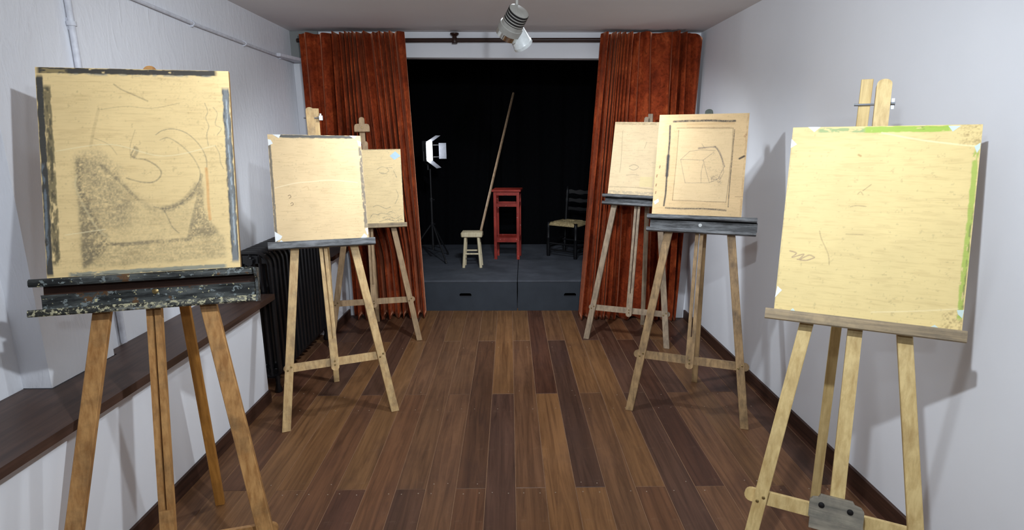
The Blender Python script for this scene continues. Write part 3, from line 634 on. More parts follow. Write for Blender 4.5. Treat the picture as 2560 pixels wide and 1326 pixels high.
# ------------------------------------------------------------------ drawing boards
UVD = {
1: {'arc1':[(0.587,0.676),(0.622,0.697),(0.679,0.705),(0.745,0.686),(0.799,0.643),(0.836,0.59),(0.85,0.536),(0.844,0.494)], 'arc2':[(0.608,0.65),(0.653,0.66),(0.718,0.622),(0.771,0.569),(0.802,0.516),(0.811,0.473),(0.79,0.42),(0.735,0.358),(0.665,0.318),(0.608,0.309),(0.554,0.321)], 'scurve':[(0.474,0.614),(0.452,0.578),(0.47,0.562),(0.525,0.553),(0.578,0.524),(0.603,0.492),(0.59,0.461),(0.55,0.441),(0.485,0.446),(0.421,0.465)], 'stem':[(0.474,0.614),(0.484,0.598),(0.465,0.567)], 'diag':[(0.173,0.571),(0.234,0.54),(0.297,0.529),(0.357,0.476),(0.418,0.418),(0.469,0.36),(0.542,0.311),(0.608,0.299)], 'leftc':[(0.173,0.485),(0.163,0.435),(0.182,0.373),(0.21,0.312),(0.257,0.229),(0.317,0.17)], 'top1':[(0.385,0.924),(0.421,0.899),(0.469,0.879),(0.554,0.843)], 'lines2':[(0.313,0.8),(0.443,0.816),(0.574,0.807),(0.721,0.834)], 'bot':[(0.284,0.157),(0.358,0.143),(0.51,0.147),(0.654,0.151),(0.733,0.153)], 'right':[(0.817,0.473),(0.8,0.399),(0.778,0.325),(0.75,0.242),(0.728,0.169)], 'inner':[(0.608,0.299),(0.627,0.256),(0.647,0.214),(0.678,0.186)], 'wr1':[(0.858,0.835),(0.872,0.793),(0.859,0.76),(0.873,0.718),(0.859,0.675),(0.864,0.621)], 'wr2':[(0.903,0.814),(0.924,0.782),(0.909,0.728),(0.942,0.707),(0.917,0.675)], 'wr3':[(0.901,0.621),(0.922,0.578),(0.925,0.535),(0.94,0.503)], 'orange':[(0.845,0.504),(0.847,0.419),(0.845,0.334),(0.849,0.249)], 'P_dark':[(0.168,0.571),(0.214,0.555),(0.196,0.434),(0.24,0.301),(0.317,0.176),(0.292,0.116),(0.177,0.03)], 'P_body':[(0.168,0.566),(0.318,0.533),(0.439,0.408),(0.608,0.309),(0.747,0.363),(0.81,0.462),(0.82,0.441),(0.722,0.158),(0.358,0.143),(0.183,0.04),(0.153,0.415)], 'P_tri':[(0.822,0.441),(0.822,0.292),(0.894,0.172),(0.721,0.148),(0.77,0.294)], 'P_bot':[(0.168,0.147),(0.359,0.153),(0.733,0.158),(0.918,0.171),(0.927,0.053),(0.182,0.035)], 'P_face':[(0.17,0.434),(0.253,0.514),(0.376,0.43),(0.457,0.345),(0.406,0.223),(0.278,0.228),(0.2,0.332)]},
2: {'c1':[(0.165,0.432),(0.185,0.439),(0.193,0.42),(0.174,0.41)], 'c2':[(0.186,0.359),(0.203,0.37),(0.213,0.351),(0.19,0.342)], 'crease':[(0.038,0.506),(0.243,0.547),(0.442,0.562),(0.646,0.572),(0.922,0.546)], 'cr2':[(0.5,0.462),(0.737,0.436),(0.946,0.425)], 'sm':[(0.321,0.502),(0.372,0.516),(0.386,0.486)]},
3: {'s1':[(0.667,0.734),(0.743,0.764),(0.826,0.72),(0.759,0.669),(0.696,0.692),(0.802,0.668)], 's2':[(0.89,0.708),(0.918,0.645),(0.927,0.613)], 's3':[(0.796,0.752),(0.871,0.751)], 'b1':[(0.534,0.088),(0.579,0.139),(0.642,0.127),(0.686,0.146),(0.76,0.133),(0.815,0.162),(0.879,0.139)], 'b2':[(0.704,0.082),(0.79,0.1),(0.875,0.065),(0.941,0.095)], 'b3':[(0.585,0.234),(0.649,0.252),(0.754,0.207),(0.819,0.226)], 'r1':[(0.908,0.455),(0.935,0.37),(0.886,0.266)], 'tape':[(0.848,0.909),(0.926,0.97),(0.998,0.906),(0.909,0.855)], 'b4':[(0.658,0.031),(0.767,0.059),(0.873,0.034),(0.971,0.051)]},
4: {'f1':[(0.125,0.867),(0.149,0.471),(0.146,0.305)], 'f2':[(0.034,0.97),(0.614,0.964)], 's1':[(0.282,0.392),(0.347,0.415),(0.417,0.386),(0.355,0.343),(0.286,0.361)], 's2':[(0.252,0.267),(0.34,0.28),(0.43,0.273)], 'b1':[(0.021,0.101),(0.36,0.106),(0.648,0.094)], 'r1':[(0.476,0.645),(0.499,0.727)], 'P_pale':[(0.454,0.254),(0.64,0.261),(0.645,0.119),(0.459,0.121)]},
5: {'ftop':[(0.171,0.931),(0.334,0.934),(0.587,0.935),(0.753,0.925),(0.85,0.926)], 'fleft':[(0.131,0.889),(0.14,0.738),(0.139,0.587),(0.14,0.39),(0.143,0.209),(0.133,0.088)], 'fright':[(0.854,0.843),(0.853,0.749),(0.852,0.545),(0.848,0.371),(0.848,0.226),(0.851,0.096)], 'fbot':[(0.156,0.066),(0.33,0.064),(0.583,0.072),(0.83,0.063)], 'in_t':[(0.212,0.865),(0.426,0.863),(0.677,0.856),(0.84,0.858)], 'in_l':[(0.236,0.843),(0.238,0.587),(0.233,0.361),(0.227,0.144)], 'in_r':[(0.838,0.851),(0.844,0.633),(0.835,0.371),(0.823,0.138)], 'in_b':[(0.227,0.144),(0.492,0.144),(0.823,0.141)], 'a1':[(0.284,0.55),(0.539,0.547)], 'a2':[(0.284,0.55),(0.379,0.632),(0.496,0.647),(0.664,0.64)], 'a3':[(0.539,0.547),(0.649,0.625)], 'a4':[(0.284,0.55),(0.322,0.423),(0.357,0.319)], 'a5':[(0.357,0.319),(0.626,0.326)], 'a6':[(0.539,0.547),(0.584,0.426),(0.626,0.326)], 'a7':[(0.66,0.677),(0.715,0.618),(0.776,0.487)], 'a8':[(0.626,0.326),(0.721,0.369),(0.776,0.487)], 'a9':[(0.478,0.662),(0.545,0.669),(0.66,0.677)], 'a10':[(0.534,0.325),(0.525,0.425),(0.542,0.514)], 'a11':[(0.678,0.662),(0.745,0.559),(0.773,0.428),(0.739,0.355)], 'a12':[(0.508,0.706),(0.545,0.662)], 'P_hat':[(0.539,0.547),(0.657,0.625),(0.768,0.487),(0.739,0.355),(0.642,0.331)], 'P_sc':[(0.637,0.383),(0.733,0.413),(0.759,0.311),(0.662,0.295)], 'knot':[(0.931,0.563),(0.98,0.587)], 'seam':[(0.915,0.196),(1.004,0.198)], 'knot2':[(0.968,0.777),(0.982,0.792)], 'sq':[(0.048,0.465),(0.022,0.373),(0.022,0.282),(0.024,0.206)]},
6: {'w1':[(0.059,0.328),(0.098,0.319),(0.076,0.295),(0.141,0.316),(0.12,0.287),(0.172,0.313),(0.204,0.304)], 'w2':[(0.108,0.286),(0.157,0.284),(0.204,0.301)], 'l1':[(0.218,0.445),(0.235,0.401),(0.28,0.326),(0.292,0.271)], 'l2':[(0.408,0.647),(0.423,0.659),(0.437,0.643)], 'l3':[(0.434,0.665),(0.476,0.698)], 'l4':[(0.375,0.58),(0.414,0.587),(0.46,0.584)], 'l5':[(0.367,0.437),(0.459,0.438)], 'crease':[(0.503,0.965),(0.681,0.931),(0.84,0.909),(0.991,0.893)], 'k1':[(0.391,0.851),(0.403,0.845)], 'r':[(0.902,0.59),(0.991,0.593)], 'b1':[(0.546,0.049),(0.77,0.078),(0.971,0.11)], 'gtop':[(0.144,0.992),(0.354,0.984),(0.445,0.984),(0.863,0.981)], 'gr':[(0.989,0.868),(0.991,0.751),(0.991,0.598),(0.991,0.395),(0.992,0.193),(0.986,0.101)], 'tp1':[(0.088,1.001),(0.162,1.0),(0.128,0.973)], 'tp2':[(-0.002,0.937),(0.034,0.907),(-0.002,0.887)], 'tp3':[(0.836,0.995),(0.897,0.994),(0.86,0.966)], 'tp4':[(0.997,0.911),(0.97,0.893),(0.984,0.862),(0.997,0.883)], 'tp5':[(0.006,0.134),(0.036,0.114),(-0.002,0.07)], 'tp6':[(0.085,-0.001),(0.111,0.024),(0.138,-0.001)], 'tp7':[(0.966,0.104),(1.0,0.108),(0.995,0.067),(0.973,0.084)], 'tp8':[(0.84,0.003),(0.869,0.022),(0.896,0.004)]},
}
def s2l(c): return np.array(srgb(*c)[:3])
def vnoise(U, V, fx, fy, seed):
    x, y = U*fx, V*fy; i, j = np.floor(x).astype(int), np.floor(y).astype(int); f, g = x-i, y-j
    f, g = f*f*(3-2*f), g*g*(3-2*g); n, m = int(fx)+3, int(fy)+3
    r = np.random.RandomState(seed).rand(m, n)
    return (r[j, i]*(1-f) + r[j, i+1]*f)*(1-g) + (r[j+1, i]*(1-f) + r[j+1, i+1]*f)*g
def fbm(U, V, fx, fy, seed, o=4):
    s = 0; a = 1; t = 0
    for k in range(o): s = s + a*vnoise(U, V, fx*2**k, fy*2**k, seed+k); t += a; a *= 0.55
    return s/t
def seg_dist(X, Y, pts):
    d = np.full(X.shape, 9.0)
    for (x0, y0), (x1, y1) in zip(pts, pts[1:]):
        dx, dy = x1-x0, y1-y0; L = dx*dx + dy*dy + 1e-12
        t = np.clip(((X-x0)*dx + (Y-y0)*dy)/L, 0, 1); d = np.minimum(d, np.hypot(X-x0-t*dx, Y-y0-t*dy))
    return d
def smooth_pts(pts, n=6):
    if len(pts) < 3: return pts
    P = [pts[0]] + list(pts) + [pts[-1]]; o = []
    for a, b, c, d in zip(P, P[1:], P[2:], P[3:]):
        for k in range(n):
            t = k/n; o.append(tuple(0.5*((2*b[q]) + (c[q]-a[q])*t + (2*a[q]-5*b[q]+4*c[q]-d[q])*t*t + (-a[q]+3*b[q]-3*c[q]+d[q])*t**3) for q in (0, 1)))
    return o + [pts[-1]]
def inside(U, V, poly):
    r = np.zeros(U.shape, bool); n = len(poly)
    for i in range(n):
        (x0, y0), (x1, y1) = poly[i], poly[(i+1) % n]
        c = ((y0 > V) != (y1 > V)) & (U < (x1-x0)*(V-y0)/(y1-y0+1e-12) + x0); r ^= c
    return r
class Paint:
    def __init__(self, i, base, seed):
        p = EASEL[i]; self.W, self.H = p['bw'], p['bh']; self.d = UVD[i]; self.seed = seed
        self.nx, self.ny = int(self.W/.0019), int(self.H/.0019)
        self.U, self.V = np.meshgrid(np.linspace(0, 1, self.nx), np.linspace(0, 1, self.ny))
        U, V = self.U, self.V
        self.c = np.ones(U.shape + (3,))*s2l(base)
        m = fbm(U, V, 5, 6, seed); self.c *= (0.90 + 0.18*m)[..., None]
        st = fbm(U, V, 9, 90, seed+20, 3)                       # horizontal grain streaks
        self.over(np.clip((st-.58)*1.1, 0, .14), (170, 136, 88))
        sp = fbm(U, V, 60, 70, seed+31, 3); self.over(np.clip((sp-.72)*2, 0, .2), (110, 92, 70))
        self.dust = .45*fbm(U, V, 130, 140, seed+40, 2) + .35*fbm(U, V, 26, 60, seed+44, 3) + .2*fbm(U, V, 7, 8, seed+48, 3)
    def over(self, a, col): a = np.clip(a, 0, 1)[..., None]; self.c = self.c*(1-a) + s2l(col)*a
    def stroke(self, pts, w, dens, col=(58, 56, 58), breakup=.5, smooth=True):
        q = [(u*self.W, v*self.H) for u, v in (smooth_pts(pts) if smooth else pts)]
        d = seg_dist(self.U*self.W, self.V*self.H, q)
        a = np.clip((w-d)/(w*.6), 0, 1)*dens*np.clip(1 - breakup + breakup*2*(self.dust-.25)*1.4, 0, 1); self.over(a, col)
    def area(self, poly, dens, col=(70, 68, 66), thr=.5, soft=3.5, blur=8):
        m = inside(self.U, self.V, poly).astype(float)
        for k in range(blur): m = (m + np.roll(m, 1, 0) + np.roll(m, -1, 0) + np.roll(m, 1, 1) + np.roll(m, -1, 1))/5
        self.over(m*np.clip((self.dust-thr)*soft, 0, 1)*dens, col)
    def edge(self, side, u0, u1, d0, d1, dens, col=(46, 50, 54), thr=.42, seed=0):
        U, V = self.U, self.V
        a, b = (U, {'b': V*self.H, 't': (1-V)*self.H}.get(side)) if side in 'bt' else (V, {'l': U*self.W, 'r': (1-U)*self.W}[side])
        wob = .006*(fbm(U, V, 24, 28, self.seed+seed+60, 3)-.5); b = b + wob
        m = np.clip((b-d0)/.002, 0, 1)*np.clip((d1-b)/.003, 0, 1)*np.clip((a-u0)/.02, 0, 1)*np.clip((u1-a)/.02, 0, 1)
        n = fbm(U, V, 30 if side in 'bt' else 70, 70 if side in 'bt' else 30, self.seed+seed+70, 3)
        self.over(m*np.clip((n-thr+.12)*7, 0, 1)*dens, col)

def tape(o, W, H, poly, mat):
    bm = B(); prism(bm, [((u-.5)*W, v*H) for u, v in poly], lambda a, b, d: Vector((a, d, b)), -THICK-.0009, -THICK-.0002)
    obj('tape_piece', bm, mat, o)
def board(i, P, label, tapes=()):
    p = EASEL[i]; W, H, nx, ny = P.W, P.H, P.nx, P.ny
    X = (P.U-.5)*W; Z = P.V*H
    fr = np.stack([X, np.full(X.shape, -THICK), Z], -1).reshape(-1, 3)
    idx = np.arange(nx*ny).reshape(ny, nx)
    f = np.stack([idx[:-1, :-1], idx[:-1, 1:], idx[1:, 1:], idx[1:, :-1]], -1).reshape(-1, 4).tolist()
    bx = [(-W/2, -THICK, 0), (W/2, -THICK, 0), (W/2, -THICK, H), (-W/2, -THICK, H), (-W/2, 0, 0), (W/2, 0, 0), (W/2, 0, H), (-W/2, 0, H)]
    b = nx*ny; f += [[b+q for q in t] for t in ((4, 7, 6, 5), (0, 4, 5, 1), (1, 5, 6, 2), (2, 6, 7, 3), (3, 7, 4, 0))]
    me = bpy.data.meshes.new('drawing_board'); me.from_pydata(fr.tolist() + bx, [], f); me.materials.append(M['board'])
    at = me.color_attributes.new('drawn', 'FLOAT_COLOR', 'POINT')
    cc = np.ones((b+8, 4), np.float32); cc[:b, :3] = P.c.reshape(-1, 3); cc[b:, :3] = s2l((150, 118, 78)); at.data.foreach_set('color', cc.ravel())
    o = obj('drawing_board', me, None)
    E = plane_fn(p['lean']); base = E(p['bs'], p['bt'], NBACK)
    m = Matrix.Translation((p['x'], p['y'], 0)) @ Matrix.Rotation(R(p['yaw']), 4, 'Z')
    m = m @ Matrix.Translation(base) @ Matrix.Rotation(-R(p['lean']), 4, 'X') @ Matrix.Rotation(-R(p['br']), 4, 'Y')
    o.matrix_world = m
    for poly, mat in tapes: tape(o, W, H, poly, mat)
    return tag(o, label, 'drawing board', 'plywood drawing boards on the easels')

CH = (62, 60, 60)
# 1: charcoal drawing of a jug
P = Paint(1, (238, 209, 152), 101); D = P.d
P.edge('t', .0, .94, 0, .020, .95, (44, 48, 54), .22, 1); P.edge('t', .10, .95, .016, .025, .5, (150, 150, 140), .50, 11); P.edge('t', .02, .16, .004, .020, .7, (170, 150, 104), .40, 12)
P.edge('l', .0, .97, 0, .020, .95, (48, 54, 60), .15, 2); P.edge('l', .05, .55, .002, .012, .6, (128, 140, 150), .52, 21); P.edge('l', .05, .92, .018, .040, .8, (98, 92, 70), .40, 3); P.edge('l', .05, .92, .022, .036, .6, (58, 58, 54), .52, 31)
P.edge('r', .02, .92, .002, .024, .95, (116, 122, 126), .16, 4); P.edge('r', .05, .92, .018, .026, .7, (64, 70, 76), .42, 41); P.edge('r', .04, .92, .001, .007, .7, (54, 60, 66), .38, 42); P.edge('r', .10, .86, .009, .016, .7, (190, 200, 206), .46, 5)
P.edge('b', .10, .93, 0, .015, .85, (132, 138, 130), .30, 6); P.edge('b', .10, .70, 0, .006, .7, (70, 74, 72), .45, 61)
P.area(D['P_body'], .24, (112, 106, 88), .20, 2.2, 60); P.area(D['P_face'], .50, (98, 94, 84), .24, 2.6, 90); P.area([(.17, .50), (.19, .60), (.30, .60), (.42, .50), (.36, .44)], .40, (104, 98, 86), .28, 3, 40); P.area(D['P_dark'], .62, (76, 76, 72), .26, 3.2); P.area(D['P_tri'], .62, (76, 76, 72), .26, 3.2, 10); P.area(D['P_bot'], .42, (108, 102, 84), .26, 2.6)
P.stroke(D['diag'], .012, .18, (92, 90, 84), .9); P.stroke(D['diag'][2:6], .006, .35, (84, 82, 78), .9); P.stroke(D['arc2'], .0026, .45, (110, 104, 94), .7); P.stroke(D['arc2'][6:10], .014, .55, (84, 82, 78), .9); P.stroke(D['arc1'], .0020, .6, (130, 120, 104), .3); P.stroke(D['scurve'], .0032, .55, (92, 88, 82), .7); P.stroke(D['stem'], .007, .55, (92, 88, 82), .6)
P.stroke(D['leftc'], .004, .5, (226, 206, 158), .4); P.stroke(D['right'], .006, .5, (84, 82, 78), .8); P.stroke(D['bot'], .008, .5, (84, 82, 78), .9); P.stroke(D['inner'], .0022, .5, (100, 96, 88)); P.stroke(D['top1'], .003, .5, (130, 114, 92), .6); P.stroke(D['lines2'], .0022, .35, (150, 132, 100))
P.stroke([(.30, .80), (.27, .70), (.25, .62)], .006, .25, (150, 128, 92), .6); P.stroke([(.27, .66), (.34, .63), (.38, .58)], .002, .4, (150, 130, 100), .4); P.stroke([(.48, .70), (.45, .62), (.45, .56)], .002, .4, (150, 130, 100), .4)
for k in ('wr1', 'wr2', 'wr3'): P.stroke(D[k], .0018, .55, (130, 120, 106), .5)
P.stroke(D['orange'], .006, .75, (226, 168, 104), .2); P.stroke([(.08, .60), (.35, .63), (.62, .57), (.9, .62)], .0025, .6, (246, 228, 182), .2); P.stroke([(.1, .2), (.3, .22)], .0022, .6, (246, 228, 182), .2)
P.area([(.05, .02), (.95, .02), (.95, .98), (.05, .98)], .22, (150, 126, 84), .58, 4)
board(1, P, 'large plywood board with a charcoal drawing of a jug and black smeared edges')
# 2: blank board taped at its four corners
P = Paint(2, (226, 197, 150), 202); D = P.d
P.edge('l', 0, .92, 0, .015, .85, (92, 88, 82), .28, 1); P.edge('t', .08, .92, 0, .018, .95, (80, 82, 82), .12, 2); P.edge('t', .2, .8, .016, .024, .5, (150, 140, 120), .55, 3); P.edge('r', .10, .90, 0, .020, .8, (96, 92, 88), .34, 4); P.edge('b', .1, .9, 0, .010, .8, (120, 110, 96), .42, 5)
P.stroke(D['crease'], .0035, .6, (246, 226, 186), .2); P.stroke(D['cr2'], .0022, .5, (206, 174, 126), .4); P.stroke(D['sm'], .004, .4, (190, 150, 100)); P.stroke(D['c1'], .0026, .8, (120, 96, 70), .2); P.stroke(D['c2'], .0026, .8, (120, 96, 70), .2)
board(2, P, 'blank tan plywood board with white tape at all four corners', [
    ([(.05, .999), (.135, .999), (.115, .965)], 'tape'), ([(.001, .955), (.001, .895), (.05, .915), (.03, .95)], 'tape'), ([(.87, .999), (.955, .999), (.93, .97)], 'tape'), ([(.955, .955), (.999, .94), (.999, .90), (.97, .90)], 'tape'),
    ([(.001, .015), (.06, .04), (.075, .065), (.001, .11)], 'tape'), ([(.03, .002), (.10, .002), (.06, .03)], 'tape'), ([(.91, .012), (.95, .055), (.985, .03), (.97, .012)], 'tape'), ([(.965, .10), (.998, .11), (.998, .05), (.985, .04)], 'tape')])
# 3: board with scribbles at the bottom and a blue tape piece
P = Paint(3, (242, 214, 160), 303); D = P.d
P.edge('t', 0, 1, 0, .006, .8, (120, 108, 84), .34, 1); P.edge('r', .05, .8, 0, .005, .7, (120, 116, 110), .44, 2)
for k in ('s1', 's2', 's3', 'b1', 'b2', 'b3', 'b4', 'r1'): P.stroke(D[k], .0034, .6, (118, 112, 102), .8)
P.area([(.50, .02), (.98, .02), (.98, .20), (.72, .16), (.50, .12)], .55, (104, 100, 92), .52, 4); P.area([(.66, .60), (.95, .60), (.95, .78), (.66, .78)], .4, (120, 112, 98), .56, 4)
board(3, P, 'pale yellow board with faint scribbles and a blue tape scrap in its corner', [(D['tape'], 'tape_blue')])
# 4: pale board with faint frame lines
P = Paint(4, (242, 214, 168), 404); D = P.d
P.stroke(D['f1'], .0025, .55, (130, 112, 84)); P.stroke(D['f2'], .003, .5, (150, 128, 92)); P.stroke(D['s1'], .004, .5, (130, 114, 100)); P.stroke(D['s2'], .004, .4, (150, 130, 110)); P.stroke(D['b1'], .005, .5, (140, 122, 94), .8); P.stroke(D['r1'], .004, .4, (150, 130, 100))
P.edge('b', 0, 1, 0, .03, .4, (150, 140, 126), .5, 1); P.edge('t', 0, 1, 0, .02, .4, (150, 130, 96), .5, 2); P.over(inside(P.U, P.V, D['P_pale'])*.5, (240, 218, 150))
board(4, P, 'pale board with faint pencil frame lines, half hidden behind the cube drawing')
# 5: cube drawing inside a charcoal frame
P = Paint(5, (216, 184, 136), 505); D = P.d
P.area([(0, 0), (1, 0), (1, 1), (0, 1)], .25, (150, 112, 72), .55, 4); P.over(inside(P.U, P.V, [(.235, .15), (.83, .145), (.845, .85), (.24, .86)])*.25, (228, 206, 164))
for k, w, dn in (('ftop', .008, .95), ('fbot', .006, .85), ('fright', .0035, .85)): P.stroke(D[k], w, dn, (48, 46, 46), .6, False)
P.stroke(D['fleft'], .0065, .95, (42, 42, 44), .2, False); P.stroke(D['fleft'][2:4], .012, .9, (48, 48, 50), .3, False)
for k in ('in_t', 'in_l', 'in_r', 'in_b'): P.stroke(D[k], .0022, .7, (110, 90, 66), .3, False)
P.stroke([(.33, .90), (.84, .905)], .008, .5, (196, 158, 110), .2, False); P.stroke([(.33, .865), (.80, .865)], .0016, .7, (120, 96, 70), .2, False)
for k in ('a1', 'a2', 'a3', 'a4', 'a5', 'a6', 'a7', 'a8', 'a9', 'a10', 'a11', 'a12'): P.stroke(D[k], .0024, .55, (112, 98, 90), .5, False)
P.stroke(D['a9'], .007, .5, (100, 88, 82), .7); P.stroke(D['a7'], .006, .5, (100, 88, 82), .7); P.area(D['P_hat'], .30, (110, 98, 88), .5, 4); P.area(D['P_sc'], .55, (96, 86, 80), .48, 5)
P.stroke(D['knot'], .007, .95, (54, 44, 38), .1, False); P.stroke(D['seam'], .0014, .8, (110, 80, 54), 0, False); P.stroke(D['knot2'], .008, .5, (160, 110, 70), .3, False)
for q in D['sq']: P.stroke([q, (q[0]+.004, q[1]+.02)], .004, .8, (110, 72, 46), .2, False)
P.edge('r', 0, 1, 0, .012, .4, (170, 130, 86), .45, 1)
board(5, P, 'brown board with a charcoal cube sketch inside a drawn frame', [([(.012, .125), (.062, .155), (.072, .125), (.03, .095)], 'tape')])
# 6: blank board with green paint along two edges
P = Paint(6, (232, 208, 146), 606); D = P.d
P.edge('t', .14, .43, .004, .020, .75, (130, 166, 112), .46, 1); P.edge('t', .40, .86, .001, .022, .95, (160, 190, 74), .25, 2); P.edge('t', .66, .76, .003, .014, .7, (90, 100, 60), .55, 3)
P.edge('r', .05, .88, .001, .017, .9, (166, 186, 84), .34, 4); P.edge('r', .1, .6, .001, .008, .6, (90, 96, 60), .56, 5); P.edge('l', 0, 1, 0, .004, .6, (150, 130, 96), .45, 6)
for k in ('w1', 'w2'): P.stroke(D[k], .0028, .75, (150, 120, 104), .4)
for k in ('l1', 'l3', 'l4', 'l5', 'l2'): P.stroke(D[k], .0020, .6, (150, 124, 90), .4)
P.stroke(D['crease'], .0035, .65, (250, 236, 188), .1); P.stroke(D['r'], .0022, .5, (170, 136, 84)); P.stroke(D['b1'], .003, .5, (250, 232, 184), .2); P.stroke(D['k1'], .004, .7, (176, 132, 74), 0, False)
P.area([(.9, .9), (1, .9), (1, 1), (.9, 1)], .6, (130, 100, 60), .45, 4); P.area([(.9, 0), (1, 0), (1, .12), (.9, .08)], .6, (130, 100, 60), .45, 4)
board(6, P, 'blank yellow board with green painted edges and torn white tape scraps',
      [(D[k], 'tape' if k in ('tp1', 'tp2', 'tp5') else 'tape_green') for k in ('tp1', 'tp2', 'tp3', 'tp4', 'tp5', 'tp6', 'tp7', 'tp8')])
# ------------------------------------------------------------------ things on the stage
# red plinth
e = empty('plinth', (-0.022, 5.872, ST), R(-6)); w, d = .132, .112; LG = .015
for sx in (-1, 1):
    for sy in (-1, 1):
        bm = B(); x, y = sx*(w-LG), sy*(d-LG); hexa(bm, [(x-LG, y-LG, 0), (x+LG, y-LG, 0), (x+LG, y+LG, 0), (x-LG, y+LG, 0), (x-LG, y-LG, .70), (x+LG, y-LG, .70), (x+LG, y+LG, .70), (x-LG, y+LG, .70)], .0015); obj('leg', bm, 'red', e)
bm = B(); box(bm, -w-.016, w+.016, -d-.016, d+.016, .70, .722, .004); obj('top', bm, 'red', e)
for z0, z1 in ((.662, .70), (.548, .582), (.180, .232)):
    for sy in (-1, 1): bm = B(); box(bm, -w+2*LG, w-2*LG, sy*(d-.012)-.008, sy*(d-.012)+.008, z0, z1, .001); obj('rail', bm, 'red', e)
    for sx in (-1, 1): bm = B(); box(bm, sx*(w-.012)-.008, sx*(w-.012)+.008, -d+2*LG, d-2*LG, z0, z1, .001); obj('rail', bm, 'red', e)
bm = B(); box(bm, -w+.02, w-.02, -d+.021, d-.021, .216, .228); obj('shelf', bm, 'red', e)
tag(e, 'tall narrow red-painted plinth in the middle of the stage', 'plinth')

# little pale stool
e = empty('stool', (-0.368, 5.452, ST), R(-2))
bm = B(); box(bm, -.103, .103, -.070, .070, .298, .348, .008); obj('seat', bm, 'pale_wood', e, True)
for sx in (-1, 1):
    for sy in (-1, 1):
        bm = B(); lathe(bm, [(0, .0145), (1, .0135)], (sx*.084, sy*.060, 0), (sx*.062, sy*.042, .299), 12); obj('leg', bm, 'pale_wood', e, True)
for sy, z in ((-1, .135), (1, .150)):
    k = z/.30; bm = B(); tube(bm, (-(.084-.022*k), sy*(.060-.018*k), z), ((.084-.022*k), sy*(.060-.018*k), z), .0085, seg=10); obj('rung', bm, 'pale_wood', e, True)
for sx in (-1, 1):
    bm = B(); tube(bm, (sx*.075, -.052, .115), (sx*.075, .052, .115), .0085, seg=10); obj('rung', bm, 'pale_wood', e, True)
tag(e, 'small pale wooden stool at the front of the stage', 'stool')

# leaning pole
bm = B(); p0 = Vector((-0.284, 5.487, ST+.349)); p1 = Vector((0.052, 6.42, 1.99))
lathe(bm, [(0, .0125), (.99, .0125), (1, .011)], (0, 0, 0), p1 - p0, 14)
o = obj('wooden_pole', bm, 'pole_wood', None, True, loc=p0); tag(o, 'long wooden pole standing on the stool and leaning on the red plinth', 'pole')

# ladder-back chair with a rush seat, turned three-quarters
A_, B_ = Vector((.408, 5.935, 0)), Vector((.672, 5.735, 0)); ax = (B_ - A_).normalized(); ay = Vector((-ax.y, ax.x, 0)); W_, D_ = (B_ - A_).length, .285
mid = (A_ + B_)/2 + ay*D_/2
e = empty('rush_chair', (mid.x, mid.y, ST+.002), math.atan2(ax.y, ax.x)); hx, hy = W_/2, D_/2; LP = [(0, .018), (.1, .02), (.3, .021), (.5, .018), (.52, .021), (.56, .021), (.58, .017), (.8, .02), (.93, .02), (.95, .016), (1, .019)]
for sx in (-1, 1):
    bm = B(); lathe(bm, LP, (sx*hx, -hy, 0), (sx*hx, -hy, .365), 12); obj('front_leg', bm, 'chair_black', e, True)
    bm = B(); k = sx*(hx-.02)
    lathe(bm, [(0, .018), (.2, .019), (.5, .018), (.75, .016), (.80, .019), (.84, .013), (.88, .018), (.93, .014), (.96, .012), (.975, .017), (1, .006)], (k, hy, 0), (k*1.03, hy+.07, .715), 12); obj('back_post', bm, 'chair_black', e, True)
def slat(z, h, sc):
    bm = B(); n = 12; xs = [-(hx-.03) + 2*(hx-.03)*i/n for i in range(n+1)]
    y = lambda x, zz: hy + .07*zz/.715 + .018*(1-(x/(hx))**2)
    top = [(x, z + h/2 + sc*(math.cos(3*math.pi*x/hx)*.5)) for x in xs]; bot = [(x, z - h/2 - sc*.5*math.cos(2*math.pi*x/hx)) for x in xs[::-1]]
    prism(bm, top + bot, lambda a, b, dd: Vector((a, y(a, b) + dd, b)), -.006, .006); obj('back_slat', bm, 'chair_black', e, True)
slat(.655, .040, .012); slat(.565, .036, .010); slat(.475, .032, .006)
for z in (.10, .17):
    for sx in (-1, 1): bm = B(); tube(bm, (sx*hx, -hy, z), (sx*(hx-.02), hy+.01, z), .0095, seg=8); obj('rung', bm, 'chair_black', e, True)
    for sy in (-1, 1): bm = B(); tube(bm, (-hx, sy*hy, z-.03), (hx, sy*hy, z-.03), .0095, seg=8); obj('rung', bm, 'chair_black', e, True)
# rush seat: four woven triangles that swell towards the rails and dip to the diagonals
bm = B(); n = 24; g = {}
for i in range(n+1):
    for j in range(n+1):
        u, v = i/n*2-1, j/n*2-1; m = max(abs(u), abs(v)); dg = abs(abs(u)-abs(v))
        z = .352 + .020*(1-m**4) - .010*max(0, 1-dg*5) + .004*math.sin(44*m)
        if m > .96: z -= .014
        g[i, j] = (bm.verts.new((u*(hx+.014-.010*(v+1)), v*(hy+.014), z)), bm.verts.new((u*(hx+.012-.010*(v+1)), v*(hy+.012), .322 + .008*m)))
for i in range(n):
    for j in range(n):
        bm.faces.new([g[q][0] for q in ((i, j), (i+1, j), (i+1, j+1), (i, j+1))]); bm.faces.new([g[q][1] for q in ((i, j), (i, j+1), (i+1, j+1), (i+1, j))])
for i in range(n):
    for a, b in (((i, 0), (i+1, 0)), ((i+1, n), (i, n)), ((0, i+1), (0, i)), ((n, i), (n, i+1))): bm.faces.new((g[b][0], g[a][0], g[a][1], g[b][1]))
obj('rush_seat', bm, 'rush', e, True)
tag(e, 'black ladder-back chair with a woven rush seat at the right of the stage', 'chair')

